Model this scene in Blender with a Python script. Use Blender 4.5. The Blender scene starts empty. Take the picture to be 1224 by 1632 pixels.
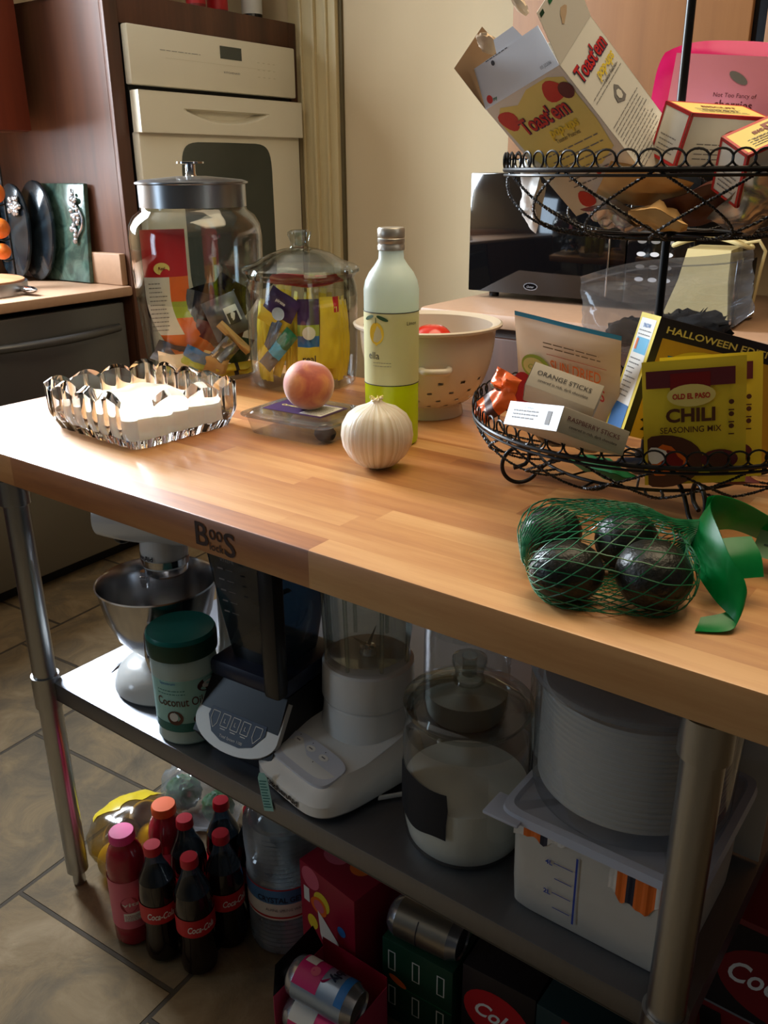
import bpy, bmesh, math, random
from mathutils import Vector, Matrix, noise as mnoise
PI = math.pi
random.seed(7)
scene = bpy.context.scene
COL = scene.collection
# ------------------------------------------------------------------ camera
cam_d = bpy.data.cameras.new('camera'); cam = bpy.data.objects.new('camera', cam_d); COL.objects.link(cam)
cam_d.sensor_fit = 'HORIZONTAL'; cam_d.sensor_width = 36.0; cam_d.lens = 36.0 * 1400 / 1224
cam_d.clip_start = 0.02
CR = Matrix(((0.80117698, 0.21227397, -0.55951336), (0.59838947, -0.29471188, 0.74503352), (-0.00674401, -0.93171062, -0.36313888)))
M = Matrix(((CR[0][0], -CR[0][1], -CR[0][2]), (CR[1][0], -CR[1][1], -CR[1][2]), (CR[2][0], -CR[2][1], -CR[2][2])))
cam.matrix_world = Matrix.Translation((0, 0, 1.315)) @ M.to_4x4()
scene.camera = cam
# ------------------------------------------------------------------ world, exposure
w = bpy.data.worlds.new('world'); scene.world = w; w.use_nodes = True
w.node_tree.nodes['Background'].inputs[0].default_value = (0.75, 0.85, 1.0, 1)
w.node_tree.nodes['Background'].inputs[1].default_value = 0.5
scene.view_settings.view_transform = 'Standard'; scene.view_settings.look = 'None'
scene.view_settings.exposure = 0.0; scene.view_settings.gamma = 1.0; scene.view_settings.use_curve_mapping = False

def area(name, loc, target, sx, sy, power, color, spread=PI):
    l = bpy.data.lights.new(name, 'AREA'); l.shape = 'RECTANGLE'; l.size = sx; l.size_y = sy
    l.energy = power; l.color = color; l.spread = spread
    o = bpy.data.objects.new(name, l); COL.objects.link(o); o.location = loc
    o.rotation_euler = (Vector(target) - Vector(loc)).to_track_quat('-Z', 'Y').to_euler()
    return o
# daylight through the window over the sink (left wall) and through a far glass door behind the viewer
area('window_daylight', (-3.10, 1.23, 1.80), (-1.3, 1.15, 0.8), 0.56, 1.0, 148, (0.80, 0.90, 1.0))
area('side_door_daylight', (-3.12, -1.60, 1.15), (-0.6, 0.9, 0.7), 0.5, 1.7, 20, (0.62, 0.80, 1.0))
area('ceiling_lamp_light', (-0.4, 1.25, 2.42), (-0.4, 1.25, 0), 1.2, 1.2, 22, (1.0, 0.80, 0.52))

# ------------------------------------------------------------------ materials
def lin(c):
    return tuple(((v/255)/12.92 if v/255 <= 0.04045 else ((v/255+0.055)/1.055)**2.4) for v in c)
MATS = {}
def mat(name, rgb, rough=0.5, metal=0.0, var=0.12, scale=8.0, bump=0.0, bscale=None, stretch=None, coat=0.0, sheen=0.0, trans=0.0, ior=1.45, sub=0.0, spec=0.5):
    if name in MATS: return MATS[name]
    m = bpy.data.materials.new(name); m.use_nodes = True; nt = m.node_tree; N = nt.nodes; L = nt.links
    b = N['Principled BSDF']; c = lin(rgb)
    b.inputs['Roughness'].default_value = rough; b.inputs['Metallic'].default_value = metal
    b.inputs['Coat Weight'].default_value = coat; b.inputs['Sheen Weight'].default_value = sheen
    b.inputs['Transmission Weight'].default_value = trans; b.inputs['IOR'].default_value = ior
    b.inputs['Specular IOR Level'].default_value = spec
    if sub: b.inputs['Subsurface Weight'].default_value = sub; b.inputs['Subsurface Radius'].default_value = (0.01, 0.006, 0.004); b.inputs['Subsurface Scale'].default_value = 1.0
    tc = N.new('ShaderNodeTexCoord'); mp = N.new('ShaderNodeMapping'); L.new(tc.outputs['Object'], mp.inputs[0])
    if stretch: mp.inputs['Scale'].default_value = stretch
    nz = N.new('ShaderNodeTexNoise'); nz.inputs['Scale'].default_value = scale; nz.inputs['Detail'].default_value = 4
    L.new(mp.outputs[0], nz.inputs[0])
    mx = N.new('ShaderNodeMix'); mx.data_type = 'RGBA'
    mx.inputs[6].default_value = tuple(v*(1-var) for v in c)+(1,); mx.inputs[7].default_value = tuple(min(1, v*(1+var)) for v in c)+(1,)
    L.new(nz.outputs[0], mx.inputs[0]); L.new(mx.outputs[2], b.inputs['Base Color'])
    if bump:
        bp = N.new('ShaderNodeBump'); bp.inputs['Strength'].default_value = 1.0; bp.inputs['Distance'].default_value = bump
        n2 = N.new('ShaderNodeTexNoise'); n2.inputs['Scale'].default_value = bscale or scale*4; n2.inputs['Detail'].default_value = 3
        L.new(mp.outputs[0], n2.inputs[0]); L.new(n2.outputs[0], bp.inputs['Height']); L.new(bp.outputs[0], b.inputs['Normal'])
    MATS[name] = m
    return m

def film(name, rgb, haze=0.0, rough=0.03, edge=0.55, refl=1.0):
    """clear thin glass or plastic: transparent with a Fresnel gloss, denser towards grazing edges"""
    if name in MATS: return MATS[name]
    m = bpy.data.materials.new(name); m.use_nodes = True; nt = m.node_tree; N = nt.nodes; L = nt.links
    N.remove(N['Principled BSDF']); out = N['Material Output']
    tr = N.new('ShaderNodeBsdfTransparent'); gl = N.new('ShaderNodeBsdfGlossy'); gl.inputs['Roughness'].default_value = rough
    lw = N.new('ShaderNodeLayerWeight'); lw.inputs[0].default_value = 0.35
    mx = N.new('ShaderNodeMix'); mx.data_type = 'RGBA'; c = lin(rgb)
    mx.inputs[6].default_value = (*c, 1); mx.inputs[7].default_value = tuple(v*edge for v in c)+(1,)
    L.new(lw.outputs['Facing'], mx.inputs[0]); L.new(mx.outputs[2], tr.inputs[0])
    l2 = N.new('ShaderNodeLayerWeight'); l2.inputs[0].default_value = 0.5
    pw = N.new('ShaderNodeMath'); pw.operation = 'POWER'; pw.inputs[1].default_value = 4.0; L.new(l2.outputs['Facing'], pw.inputs[0])
    ml = N.new('ShaderNodeMath'); ml.operation = 'MULTIPLY_ADD'; ml.inputs[1].default_value = 0.75; ml.inputs[2].default_value = 0.045*refl; ml.use_clamp = True; L.new(pw.outputs[0], ml.inputs[0])
    ms = N.new('ShaderNodeMixShader'); L.new(ml.outputs[0], ms.inputs[0]); L.new(tr.outputs[0], ms.inputs[1]); L.new(gl.outputs[0], ms.inputs[2])
    last = ms
    if haze:
        df = N.new('ShaderNodeBsdfDiffuse'); df.inputs[0].default_value = (0.8, 0.82, 0.85, 1)
        tl = N.new('ShaderNodeBsdfTranslucent'); tl.inputs[0].default_value = (0.8, 0.82, 0.85, 1)
        m0 = N.new('ShaderNodeMixShader'); m0.inputs[0].default_value = 0.5; L.new(df.outputs[0], m0.inputs[1]); L.new(tl.outputs[0], m0.inputs[2])
        nz = N.new('ShaderNodeTexNoise'); nz.inputs['Scale'].default_value = 14; nz.inputs['Detail'].default_value = 3
        tc = N.new('ShaderNodeTexCoord'); L.new(tc.outputs['Object'], nz.inputs[0])
        mm = N.new('ShaderNodeMath'); mm.operation = 'MULTIPLY'; mm.inputs[1].default_value = haze*2; L.new(nz.outputs[0], mm.inputs[0])
        m2 = N.new('ShaderNodeMixShader'); L.new(mm.outputs[0], m2.inputs[0]); L.new(ms.outputs[0], m2.inputs[1]); L.new(m0.outputs[0], m2.inputs[2]); last = m2
    L.new(last.outputs[0], out.inputs[0])
    MATS[name] = m
    return m

def translucent(name, rgb, amount=0.5, rough=0.4):
    if name in MATS: return MATS[name]
    m = bpy.data.materials.new(name); m.use_nodes = True; nt = m.node_tree; N = nt.nodes; L = nt.links
    b = N['Principled BSDF']; c = (*lin(rgb), 1); b.inputs['Base Color'].default_value = c; b.inputs['Roughness'].default_value = rough
    t = N.new('ShaderNodeBsdfTranslucent'); t.inputs[0].default_value = c
    nz = N.new('ShaderNodeTexNoise'); nz.inputs['Scale'].default_value = 9
    mm = N.new('ShaderNodeMath'); mm.operation = 'MULTIPLY_ADD'; mm.inputs[1].default_value = 0.2; mm.inputs[2].default_value = amount-0.1; L.new(nz.outputs[0], mm.inputs[0])
    ms = N.new('ShaderNodeMixShader'); L.new(mm.outputs[0], ms.inputs[0]); L.new(b.outputs[0], ms.inputs[1]); L.new(t.outputs[0], ms.inputs[2])
    L.new(ms.outputs[0], N['Material Output'].inputs[0]); MATS[name] = m
    return m

def wood(name, ramp, stave=0.038, length=0.55, axis='x', rough=0.42, grain=1.0, coat=0.0, contrast=0.5):
    """staves running along x (stave index from y and z), each with its own tone, plus long grain"""
    m = bpy.data.materials.new(name); m.use_nodes = True; nt = m.node_tree; N = nt.nodes; L = nt.links
    b = N['Principled BSDF']; b.inputs['Roughness'].default_value = rough; b.inputs['Coat Weight'].default_value = coat; b.inputs['Coat Roughness'].default_value = 0.15
    tc = N.new('ShaderNodeTexCoord'); sp = N.new('ShaderNodeSeparateXYZ'); L.new(tc.outputs['Object'], sp.inputs[0])
    A, B_ = {'x': (0, 1), 'y': (1, 0), 'z': (2, 1)}[axis]
    def math_(op, a, bb=None, c=None):
        n = N.new('ShaderNodeMath'); n.operation = op
        for i, v in enumerate((a, bb, c)):
            if v is None: continue
            if isinstance(v, (int, float)): n.inputs[i].default_value = v
            else: L.new(v, n.inputs[i])
        return n.outputs[0]
    row = math_('FLOOR', math_('DIVIDE', sp.outputs[B_], stave))
    wn = N.new('ShaderNodeTexWhiteNoise'); wn.noise_dimensions = '1D'; L.new(row, wn.inputs['W'])
    seg = math_('FLOOR', math_('ADD', math_('DIVIDE', sp.outputs[A], length), math_('MULTIPLY', wn.outputs['Value'], 7.3)))
    cmb = N.new('ShaderNodeCombineXYZ'); L.new(row, cmb.inputs[0]); L.new(seg, cmb.inputs[1])
    wn2 = N.new('ShaderNodeTexWhiteNoise'); wn2.noise_dimensions = '2D'; L.new(cmb.outputs[0], wn2.inputs['Vector'])
    mp = N.new('ShaderNodeMapping'); L.new(tc.outputs['Object'], mp.inputs[0])
    s = [9*grain]*3; s[A] = 0.7*grain; s = [v*4 for v in s]; mp.inputs['Scale'].default_value = s
    addv = N.new('ShaderNodeVectorMath'); addv.operation = 'ADD'; L.new(mp.outputs[0], addv.inputs[0])
    sc = N.new('ShaderNodeVectorMath'); sc.operation = 'SCALE'; sc.inputs['Scale'].default_value = 13; L.new(wn2.outputs['Color'], sc.inputs[0]); L.new(sc.outputs[0], addv.inputs[1])
    nz = N.new('ShaderNodeTexNoise'); nz.inputs['Scale'].default_value = 1; nz.inputs['Detail'].default_value = 6; nz.inputs['Roughness'].default_value = 0.62; L.new(addv.outputs[0], nz.inputs[0])
    f = math_('ADD', math_('MULTIPLY', wn2.outputs['Value'], contrast), math_('MULTIPLY', nz.outputs[0], 1.15-contrast))
    rp = N.new('ShaderNodeValToRGB'); L.new(f, rp.inputs[0]); e = rp.color_ramp.elements
    e[0].position = 0.22; e[0].color = (*lin(ramp[0]), 1); e[1].position = 0.85; e[1].color = (*lin(ramp[-1]), 1)
    for i, c in enumerate(ramp[1:-1]):
        q = e.new(0.22+0.63*(i+1)/(len(ramp)-1)); q.color = (*lin(c), 1)
    L.new(rp.outputs[0], b.inputs['Base Color'])
    MATS[name] = m
    return m

def floor_material():
    m = bpy.data.materials.new('stone_tile'); m.use_nodes = True; nt = m.node_tree; N = nt.nodes; L = nt.links
    b = N['Principled BSDF']
    tc = N.new('ShaderNodeTexCoord'); mp = N.new('ShaderNodeMapping'); L.new(tc.outputs['Object'], mp.inputs[0])
    mp.inputs['Rotation'].default_value = (0, 0, math.radians(86)); mp.inputs['Location'].default_value = (0.11, 0.07, 0)
    br = N.new('ShaderNodeTexBrick'); br.inputs['Scale'].default_value = 1; br.inputs['Brick Width'].default_value = 0.62; br.inputs['Row Height'].default_value = 0.42
    br.inputs['Mortar Size'].default_value = 0.005; br.inputs['Mortar Smooth'].default_value = 0.3
    br.offset = 0.37; br.squash = 0.66; br.squash_frequency = 2
    br.inputs['Color1'].default_value = (0.2, 0.2, 0.2, 1); br.inputs['Color2'].default_value = (0.8, 0.8, 0.8, 1); br.inputs['Mortar'].default_value = (0, 0, 0, 1)
    L.new(mp.outputs[0], br.inputs[0])
    nz = N.new('ShaderNodeTexNoise'); nz.inputs['Scale'].default_value = 7; nz.inputs['Detail'].default_value = 9; nz.inputs['Roughness'].default_value = 0.65; nz.inputs['Distortion'].default_value = 0.8; L.new(tc.outputs['Object'], nz.inputs[0])
    ad = N.new('ShaderNodeMath'); ad.operation = 'MULTIPLY_ADD'; ad.inputs[1].default_value = 0.25; L.new(br.outputs['Color'], ad.inputs[0]); L.new(nz.outputs[0], ad.inputs[2])
    rp = N.new('ShaderNodeValToRGB'); L.new(ad.outputs[0], rp.inputs[0]); e = rp.color_ramp.elements
    e[0].position = 0.35; e[0].color = (*lin((76, 68, 56)), 1); e[1].position = 0.85; e[1].color = (*lin((132, 114, 88)), 1)
    q = e.new(0.55); q.color = (*lin((98, 85, 66)), 1); q = e.new(0.68); q.color = (*lin((116, 98, 72)), 1)
    mx = N.new('ShaderNodeMix'); mx.data_type = 'RGBA'; L.new(br.outputs['Fac'], mx.inputs[0]); L.new(rp.outputs[0], mx.inputs[6]); mx.inputs[7].default_value = (*lin((66, 58, 48)), 1)
    L.new(mx.outputs[2], b.inputs['Base Color']); b.inputs['Roughness'].default_value = 0.75; b.inputs['Specular IOR Level'].default_value = 0.15
    bp = N.new('ShaderNodeBump'); bp.inputs['Distance'].default_value = 0.006
    sb = N.new('ShaderNodeMath'); sb.operation = 'SUBTRACT'; L.new(nz.outputs[0], sb.inputs[0]); L.new(br.outputs['Fac'], sb.inputs[1]); L.new(sb.outputs[0], bp.inputs['Height']); L.new(bp.outputs[0], b.inputs['Normal'])
    return m

def marble(name, a, b_, scale=14, rough=0.15):
    m = bpy.data.materials.new(name); m.use_nodes = True; nt = m.node_tree; N = nt.nodes; L = nt.links
    b = N['Principled BSDF']; b.inputs['Roughness'].default_value = rough
    tc = N.new('ShaderNodeTexCoord'); nz = N.new('ShaderNodeTexNoise'); nz.inputs['Scale'].default_value = scale; nz.inputs['Detail'].default_value = 10; nz.inputs['Distortion'].default_value = 1.5; L.new(tc.outputs['Object'], nz.inputs[0])
    rp = N.new('ShaderNodeValToRGB'); L.new(nz.outputs[0], rp.inputs[0]); e = rp.color_ramp.elements
    e[0].position = 0.38; e[0].color = (*lin(a), 1); e[1].position = 0.72; e[1].color = (*lin(b_), 1); L.new(rp.outputs[0], b.inputs['Base Color'])
    return m

def glass(name, rgb=(255, 255, 255), rough=0.0, ior=1.5):
    return mat(name, rgb, rough=rough, trans=1.0, ior=ior, var=0.0)

def _spec(m, v): m.node_tree.nodes['Principled BSDF'].inputs['Specular IOR Level'].default_value = v; return m
butcher = wood('maple_butcher_block', [(128, 72, 36), (172, 110, 60), (196, 138, 80), (214, 162, 104)], stave=0.041, length=0.62, rough=0.40, coat=0.0, contrast=0.42)
steel = mat('brushed_stainless', (168, 170, 172), 0.28, 1.0, var=0.06, scale=30, stretch=(1, 14, 1), bump=0.00004, bscale=160)
steel_shelf = mat('stainless_sheet', (124, 126, 132), 0.42, 1.0, var=0.05, scale=20, stretch=(14, 1, 1), bump=0.00004, bscale=120)
chrome = mat('polished_chrome', (205, 206, 208), 0.12, 1.0, var=0.03)
cream_wall = mat('cream_wall_paint', (212, 190, 152), 0.7, var=0.03, scale=3, bump=0.0006, bscale=60)
far_wall = mat('unseen_wall_dimmed', (78, 80, 84), 0.8, var=0.04)  # unseen walls, darkened to cut the light they bounce onto front faces
casing_paint = mat('cream_gloss_trim', (206, 188, 144), 0.45, var=0.03)
seam_dark = mat('seam_shade_paint', (96, 84, 56), 0.8)
white_ceiling = mat('ceiling_paint', (212, 204, 188), 0.8, var=0.03)
cab_wood = wood('dark_cherry_cabinet', [(46, 28, 20), (66, 40, 27), (86, 52, 35), (104, 66, 44)], stave=5.0, length=9, axis='z', rough=0.5, grain=0.35, contrast=0.1)
red_wood = wood('reddish_cabinet_door', [(78, 32, 20), (98, 42, 26), (112, 50, 30)], stave=5.0, length=9, axis='z', rough=0.35, grain=0.35, contrast=0.1)
tan_wood = wood('tan_cabinet_wood', [(120, 82, 48), (142, 98, 58), (156, 110, 68)], stave=5.0, length=9, axis='z', rough=0.6, grain=0.35, contrast=0.1)
laminate = mat('beige_laminate', (172, 136, 108), 0.5, var=0.1, scale=60)
bisque = mat('bisque_enamel', (228, 222, 202), 0.3, var=0.02)
bisque_dark = mat('darker_bisque_marks', (196, 190, 160), 0.4, var=0.02)  # darker bisque for the flat line and dashes on the oven panel
oven_glass = mat('oven_window_glass', (52, 60, 54), 0.12, var=0.3, scale=4, spec=0.7)
black_gap = mat('black_gap', (16, 15, 16), 0.6)
dw_metal = mat('dishwasher_graphite', (92, 92, 92), 0.35, 0.7, var=0.06, scale=3)
dw_low = mat('dishwasher_lower_panel', (112, 106, 92), 0.4, 0.4, var=0.06, scale=3)
blackplastic = mat('black_plastic', (24, 24, 27), 0.3, var=0.2)
blackgloss = mat('black_gloss', (10, 10, 12), 0.06, var=0.1, coat=0.6)
wire = mat('black_wire', (20, 19, 20), 0.38, 0.3, var=0.3, scale=90)
white_pl = mat('white_enamel', (226, 226, 222), 0.2, var=0.02, coat=0.3)
white_mat = mat('white_carton', (222, 220, 212), 0.45, var=0.03)
white_bright = mat('white_print', (236, 234, 228), 0.5, var=0.02)
ink = mat('dark_ink', (44, 40, 44), 0.6)
greyink = mat('grey_ink', (120, 118, 118), 0.6)
navy = mat('navy_plastic', (30, 38, 60), 0.35)
yellow = mat('yellow_print', (226, 200, 52), 0.45, var=0.06)
palegold = mat('pale_yellow_print', (226, 208, 120), 0.5, var=0.08)
red = mat('red_print', (186, 26, 34), 0.45, var=0.1)
darkred = mat('dark_red_print', (122, 22, 26), 0.45, var=0.1)
crimson = mat('crimson_carton', (150, 20, 46), 0.45, var=0.15)
magenta = mat('magenta_print', (190, 30, 100), 0.45, var=0.08)
pink_film = translucent('hot_pink_pouch', (226, 26, 130), 0.3, 0.22)
pink_label = mat('pink_label', (232, 150, 176), 0.45, var=0.06)
green = mat('green_print', (30, 110, 70), 0.45, var=0.1)
darkgreen = mat('dark_green_carton', (16, 62, 42), 0.45, var=0.2)
teal = mat('teal_plastic', (10, 104, 96), 0.32, var=0.05)
lime = mat('lime_print', (160, 178, 60), 0.45, var=0.1)
blue = mat('blue_print', (40, 110, 176), 0.45, var=0.1)
skyblue = mat('sky_blue_print', (92, 176, 214), 0.45, var=0.1)
orange = mat('orange_print', (226, 106, 30), 0.4, var=0.1)
brown = mat('brown_print', (84, 44, 30), 0.5, var=0.2)
maroon = mat('maroon_print', (96, 34, 44), 0.5, var=0.15)
purple = mat('purple_print', (66, 38, 86), 0.4, var=0.2)
darkfood = mat('dark_leaf', (20, 18, 16), 0.8, var=0.4, scale=40)
silverfoil = mat('silver_foil', (170, 172, 178), 0.25, 0.85, var=0.2, scale=40)
greyfoil = mat('grey_wrapper', (96, 98, 108), 0.3, 0.4, var=0.25, scale=30)
navyfoil = mat('navy_wrapper', (38, 42, 58), 0.28, 0.3, var=0.3, scale=30)
blackfoil = mat('black_wrapper', (24, 22, 24), 0.25, 0.3, var=0.3, scale=30)
kraft = mat('brown_card_inside', (112, 84, 56), 0.7, var=0.06)
manila = mat('manila_card', (206, 164, 104), 0.6, var=0.06)
tissue = mat('torn_paper_fuzz', (206, 180, 150), 0.9, var=0.2, scale=60)
jar_glass = film('clear_jar_glass', (246, 249, 248), edge=0.86, refl=1.3)
lid_glass = film('thick_lid_glass', (236, 242, 240), edge=0.82, refl=1.9)
clear_pl = film('clear_plastic', (246, 247, 248), haze=0.03, rough=0.08, edge=0.93, refl=1.2)
cloudy_pl = film('cloudy_plastic', (224, 228, 232), haze=0.20, rough=0.2, edge=0.85)
zip_film = film('zip_bag_film', (232, 234, 238), haze=0.14, rough=0.08, edge=0.85, refl=2.0)
smoke_pl = film('smoky_blue_plastic', (112, 140, 158), haze=0.03, rough=0.08, edge=0.4)

# ------------------------------------------------------------------ mesh builder
_txt = {}
def text_mesh(s, bold=0.0, shear=0.0, spacing=1.0):
    k = (s, bold, shear, spacing)
    if k in _txt: return _txt[k]
    c = bpy.data.curves.new('t', 'FONT'); c.body = s; c.size = 1.0; c.offset = bold; c.shear = shear; c.space_character = spacing; c.resolution_u = 3
    o = bpy.data.objects.new('t', c); COL.objects.link(o)
    dg = bpy.context.evaluated_depsgraph_get(); me = bpy.data.meshes.new_from_object(o.evaluated_get(dg))
    vs = [(v.co.x, v.co.y) for v in me.vertices]; fs = [tuple(p.vertices) for p in me.polygons]
    COL.objects.unlink(o); bpy.data.objects.remove(o); bpy.data.curves.remove(c); bpy.data.meshes.remove(me)
    xs = [v[0] for v in vs] or [0, 1]; x0, x1 = min(xs), max(xs)
    _txt[k] = (vs, fs, x0, x1); return _txt[k]

class FR:
    """flat frame for print on a face: origin, right, up"""
    def __init__(s, o, ux, uy): s.o = Vector(o); s.ux = Vector(ux); s.uy = Vector(uy); s.n = s.ux.cross(s.uy)
    def __call__(s, x, y, h=0.0004): return s.o + s.ux*x + s.uy*y + s.n*h
class CYL:
    """frame wrapped round a vertical cylinder; x=0 faces local -Y"""
    def __init__(s, r, z=0, c=(0, 0), taper=None, a0=0.0): s.r = r; s.z = z; s.c = c; s.t = taper; s.a0 = a0
    def __call__(s, x, y, h=0.0005):
        r = (s.t(y+s.z) if s.t else s.r); a = s.a0 + x/r - PI/2
        return Vector((s.c[0]+(r+h)*math.cos(a), s.c[1]+(r+h)*math.sin(a), s.z+y))

class MB:
    def __init__(s): s.v = []; s.f = []; s.fm = []; s.sm = []; s.mats = []
    def mi(s, m):
        if m not in s.mats: s.mats.append(m)
        return s.mats.index(m)
    def add(s, vs, fs, m, smooth=True, M=None):
        o = len(s.v); k = s.mi(m)
        s.v += [(M @ Vector(v)) if M is not None else Vector(v) for v in vs]
        for f in fs: s.f.append([i+o for i in f]); s.fm.append(k); s.sm.append(smooth)
    def box(s, c, d, m, bev=0.0, M=None, seg=2):
        bm = bmesh.new(); bmesh.ops.create_cube(bm, size=1.0)
        for v in bm.verts: v.co = Vector((v.co.x*d[0], v.co.y*d[1], v.co.z*d[2]))
        if bev > 0: bmesh.ops.bevel(bm, geom=bm.edges[:]+bm.verts[:], offset=min(bev, min(d)*0.49), segments=seg, affect='EDGES', profile=0.5)
        for v in bm.verts: v.co += Vector(c)
        bm.normal_update(); bm.verts.index_update()
        n0 = len(s.sm); s.add([v.co.copy() for v in bm.verts], [[v.index for v in f.verts] for f in bm.faces], m, bev > 0, M)
        for i, f in enumerate(bm.faces):      # broad flat sides keep their true normal
            if max(abs(f.normal.x), abs(f.normal.y), abs(f.normal.z)) > 0.999: s.sm[n0+i] = False
        bm.free()
    def box2(s, a, b, m, bev=0.0, M=None): s.box([(a[i]+b[i])/2 for i in range(3)], [abs(b[i]-a[i]) for i in range(3)], m, bev, M)
    def lathe(s, prof, m, seg=48, c=(0, 0, 0), M=None, shape=None, caps=False):
        vs = []; fs = []; n = len(prof)
        for j in range(seg):
            a = 2*PI*j/seg
            for (r, z) in prof:
                k = shape(a, z) if shape else 1.0
                vs.append((c[0]+r*k*math.cos(a), c[1]+r*k*math.sin(a), c[2]+z))
        for j in range(seg):
            j2 = (j+1) % seg
            for i in range(n-1):
                if prof[i][0] < 1e-6 and prof[i+1][0] < 1e-6: continue
                fs.append([j*n+i, j2*n+i, j2*n+i+1, j*n+i+1])
        s.add(vs, fs, m, True, M)
    def tube(s, pts, r, m, seg=8, closed=False, M=None, radii=None):
        pts = [Vector(p) for p in pts]; n = len(pts); vs = []; fs = []
        up = None
        for i, p in enumerate(pts):
            if closed: t = pts[(i+1) % n]-pts[i-1]
            else: t = pts[min(i+1, n-1)]-pts[max(i-1, 0)]
            if t.length < 1e-9: t = Vector((0, 0, 1))
            t.normalize()
            if up is None: up = t.orthogonal().normalized()
            up = (up - t*up.dot(t)); up = up.normalized() if up.length > 1e-6 else t.orthogonal().normalized()
            b = t.cross(up); rr = radii[i] if radii else r
            for k in range(seg):
                a = 2*PI*k/seg; vs.append(p+(up*math.cos(a)+b*math.sin(a))*rr)
        for i in range(n if closed else n-1):
            i2 = (i+1) % n
            for k in range(seg):
                k2 = (k+1) % seg; fs.append([i*seg+k, i*seg+k2, i2*seg+k2, i2*seg+k])
        if not closed: fs.append(list(range(seg))[::-1]); fs.append([(n-1)*seg+k for k in range(seg)])
        s.add(vs, fs, m, True, M)
    def blob(s, c, rad, m, seg=32, rings=20, fn=None, M=None):
        vs = []; fs = []
        for i in range(rings+1):
            t = PI*i/rings
            for j in range(seg):
                a = 2*PI*j/seg; d = Vector((math.sin(t)*math.cos(a), math.sin(t)*math.sin(a), math.cos(t)))
                k = fn(d) if fn else 1.0
                q = k if isinstance(k, Vector) else Vector((d.x*rad[0]*k, d.y*rad[1]*k, d.z*rad[2]*k))
                vs.append(q+Vector(c))
        for i in range(rings):
            for j in range(seg):
                j2 = (j+1) % seg; fs.append([i*seg+j, (i+1)*seg+j, (i+1)*seg+j2, i*seg+j2])
        s.add(vs, fs, m, True, M)
    def grid(s, fn, nu, nv, m, closed_u=False, M=None, mf=None, flip=False):
        vs = [fn(i/nu, j/nv) for j in range(nv+1) for i in range(nu+1)]
        fs = {}
        for j in range(nv):
            for i in range(nu):
                mm = mf(i/nu, j/nv) if mf else m
                q = [j*(nu+1)+i, j*(nu+1)+i+1, (j+1)*(nu+1)+i+1, (j+1)*(nu+1)+i]
                fs.setdefault(mm, []).append(q[::-1] if flip else q)
        first = True
        o = len(s.v); s.v += [(M @ Vector(v)) if M is not None else Vector(v) for v in vs]
        for mm, L_ in fs.items():
            k = s.mi(mm)
            for f in L_: s.f.append([i+o for i in f]); s.fm.append(k); s.sm.append(True)
    def poly(s, fr, pts, m, h=0.0004):
        s.add([fr(x, y, h) for x, y in pts], [list(range(len(pts)))], m, False)
    def rect(s, fr, x0, y0, x1, y1, m, h=0.0004, n=1):
        vs = []; fs = []
        for i in range(n+1):
            x = x0+(x1-x0)*i/n; vs += [fr(x, y0, h), fr(x, y1, h)]
        for i in range(n): fs.append([2*i, 2*i+2, 2*i+3, 2*i+1])
        s.add(vs, fs, m, n > 1)
    def disc(s, fr, x, y, rx, ry, m, h=0.0005, n=20, rot=0, wob=0.0):
        pts = []
        for k in range(n):
            a = 2*PI*k/n; q = 1+wob*math.sin(3*a+x*90)
            u = rx*q*math.cos(a); v = ry*q*math.sin(a); pts.append((x+u*math.cos(rot)-v*math.sin(rot), y+u*math.sin(rot)+v*math.cos(rot)))
        s.poly(fr, pts, m, h)
    def text(s, fr, x, y, t, size, m, width=None, align='c', bold=0.0, shear=0.0, rot=0.0, h=0.0009, spacing=1.0):
        vs, fs, x0, x1 = text_mesh(t, bold, shear, spacing)
        sx = size if width is None else width/(x1-x0)
        ox = {'c': -(x0+x1)/2, 'l': -x0, 'r': -x1}[align]; ca, sa = math.cos(rot), math.sin(rot)
        out = []
        for (a, b) in vs:
            u = (a+ox)*sx; v = b*size; out.append(fr(x+u*ca-v*sa, y+u*sa+v*ca, h))
        s.add(out, [list(f) for f in fs], m, False)
    def lines(s, fr, x0, y0, x1, n, dy, th, m, jag=0.3, rot=0.0, h=0.0007, seed=1):
        rr = random.Random(seed)
        for k in range(n):
            y = y0-k*dy; x = x0; end = x1-(x1-x0)*jag*rr.random()
            while x < end:
                wd = min(end-x, (x1-x0)*(0.05+0.12*rr.random())); s.rect(fr, x, y, x+wd, y+th, m, h); x += wd+(x1-x0)*0.025
    def build(s, name, parent=None, matrix=None, auto=38):
        me = bpy.data.meshes.new(name); me.from_pydata([tuple(v) for v in s.v], [], s.f)
        for m in s.mats: me.materials.append(m)
        me.polygons.foreach_set('material_index', s.fm); me.polygons.foreach_set('use_smooth', s.sm)
        me.update(); me.set_sharp_from_angle(angle=math.radians(auto))
        o = bpy.data.objects.new(name, me); COL.objects.link(o)
        if parent: o.parent = parent
        if matrix is not None: o.matrix_local = matrix
        return o

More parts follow.
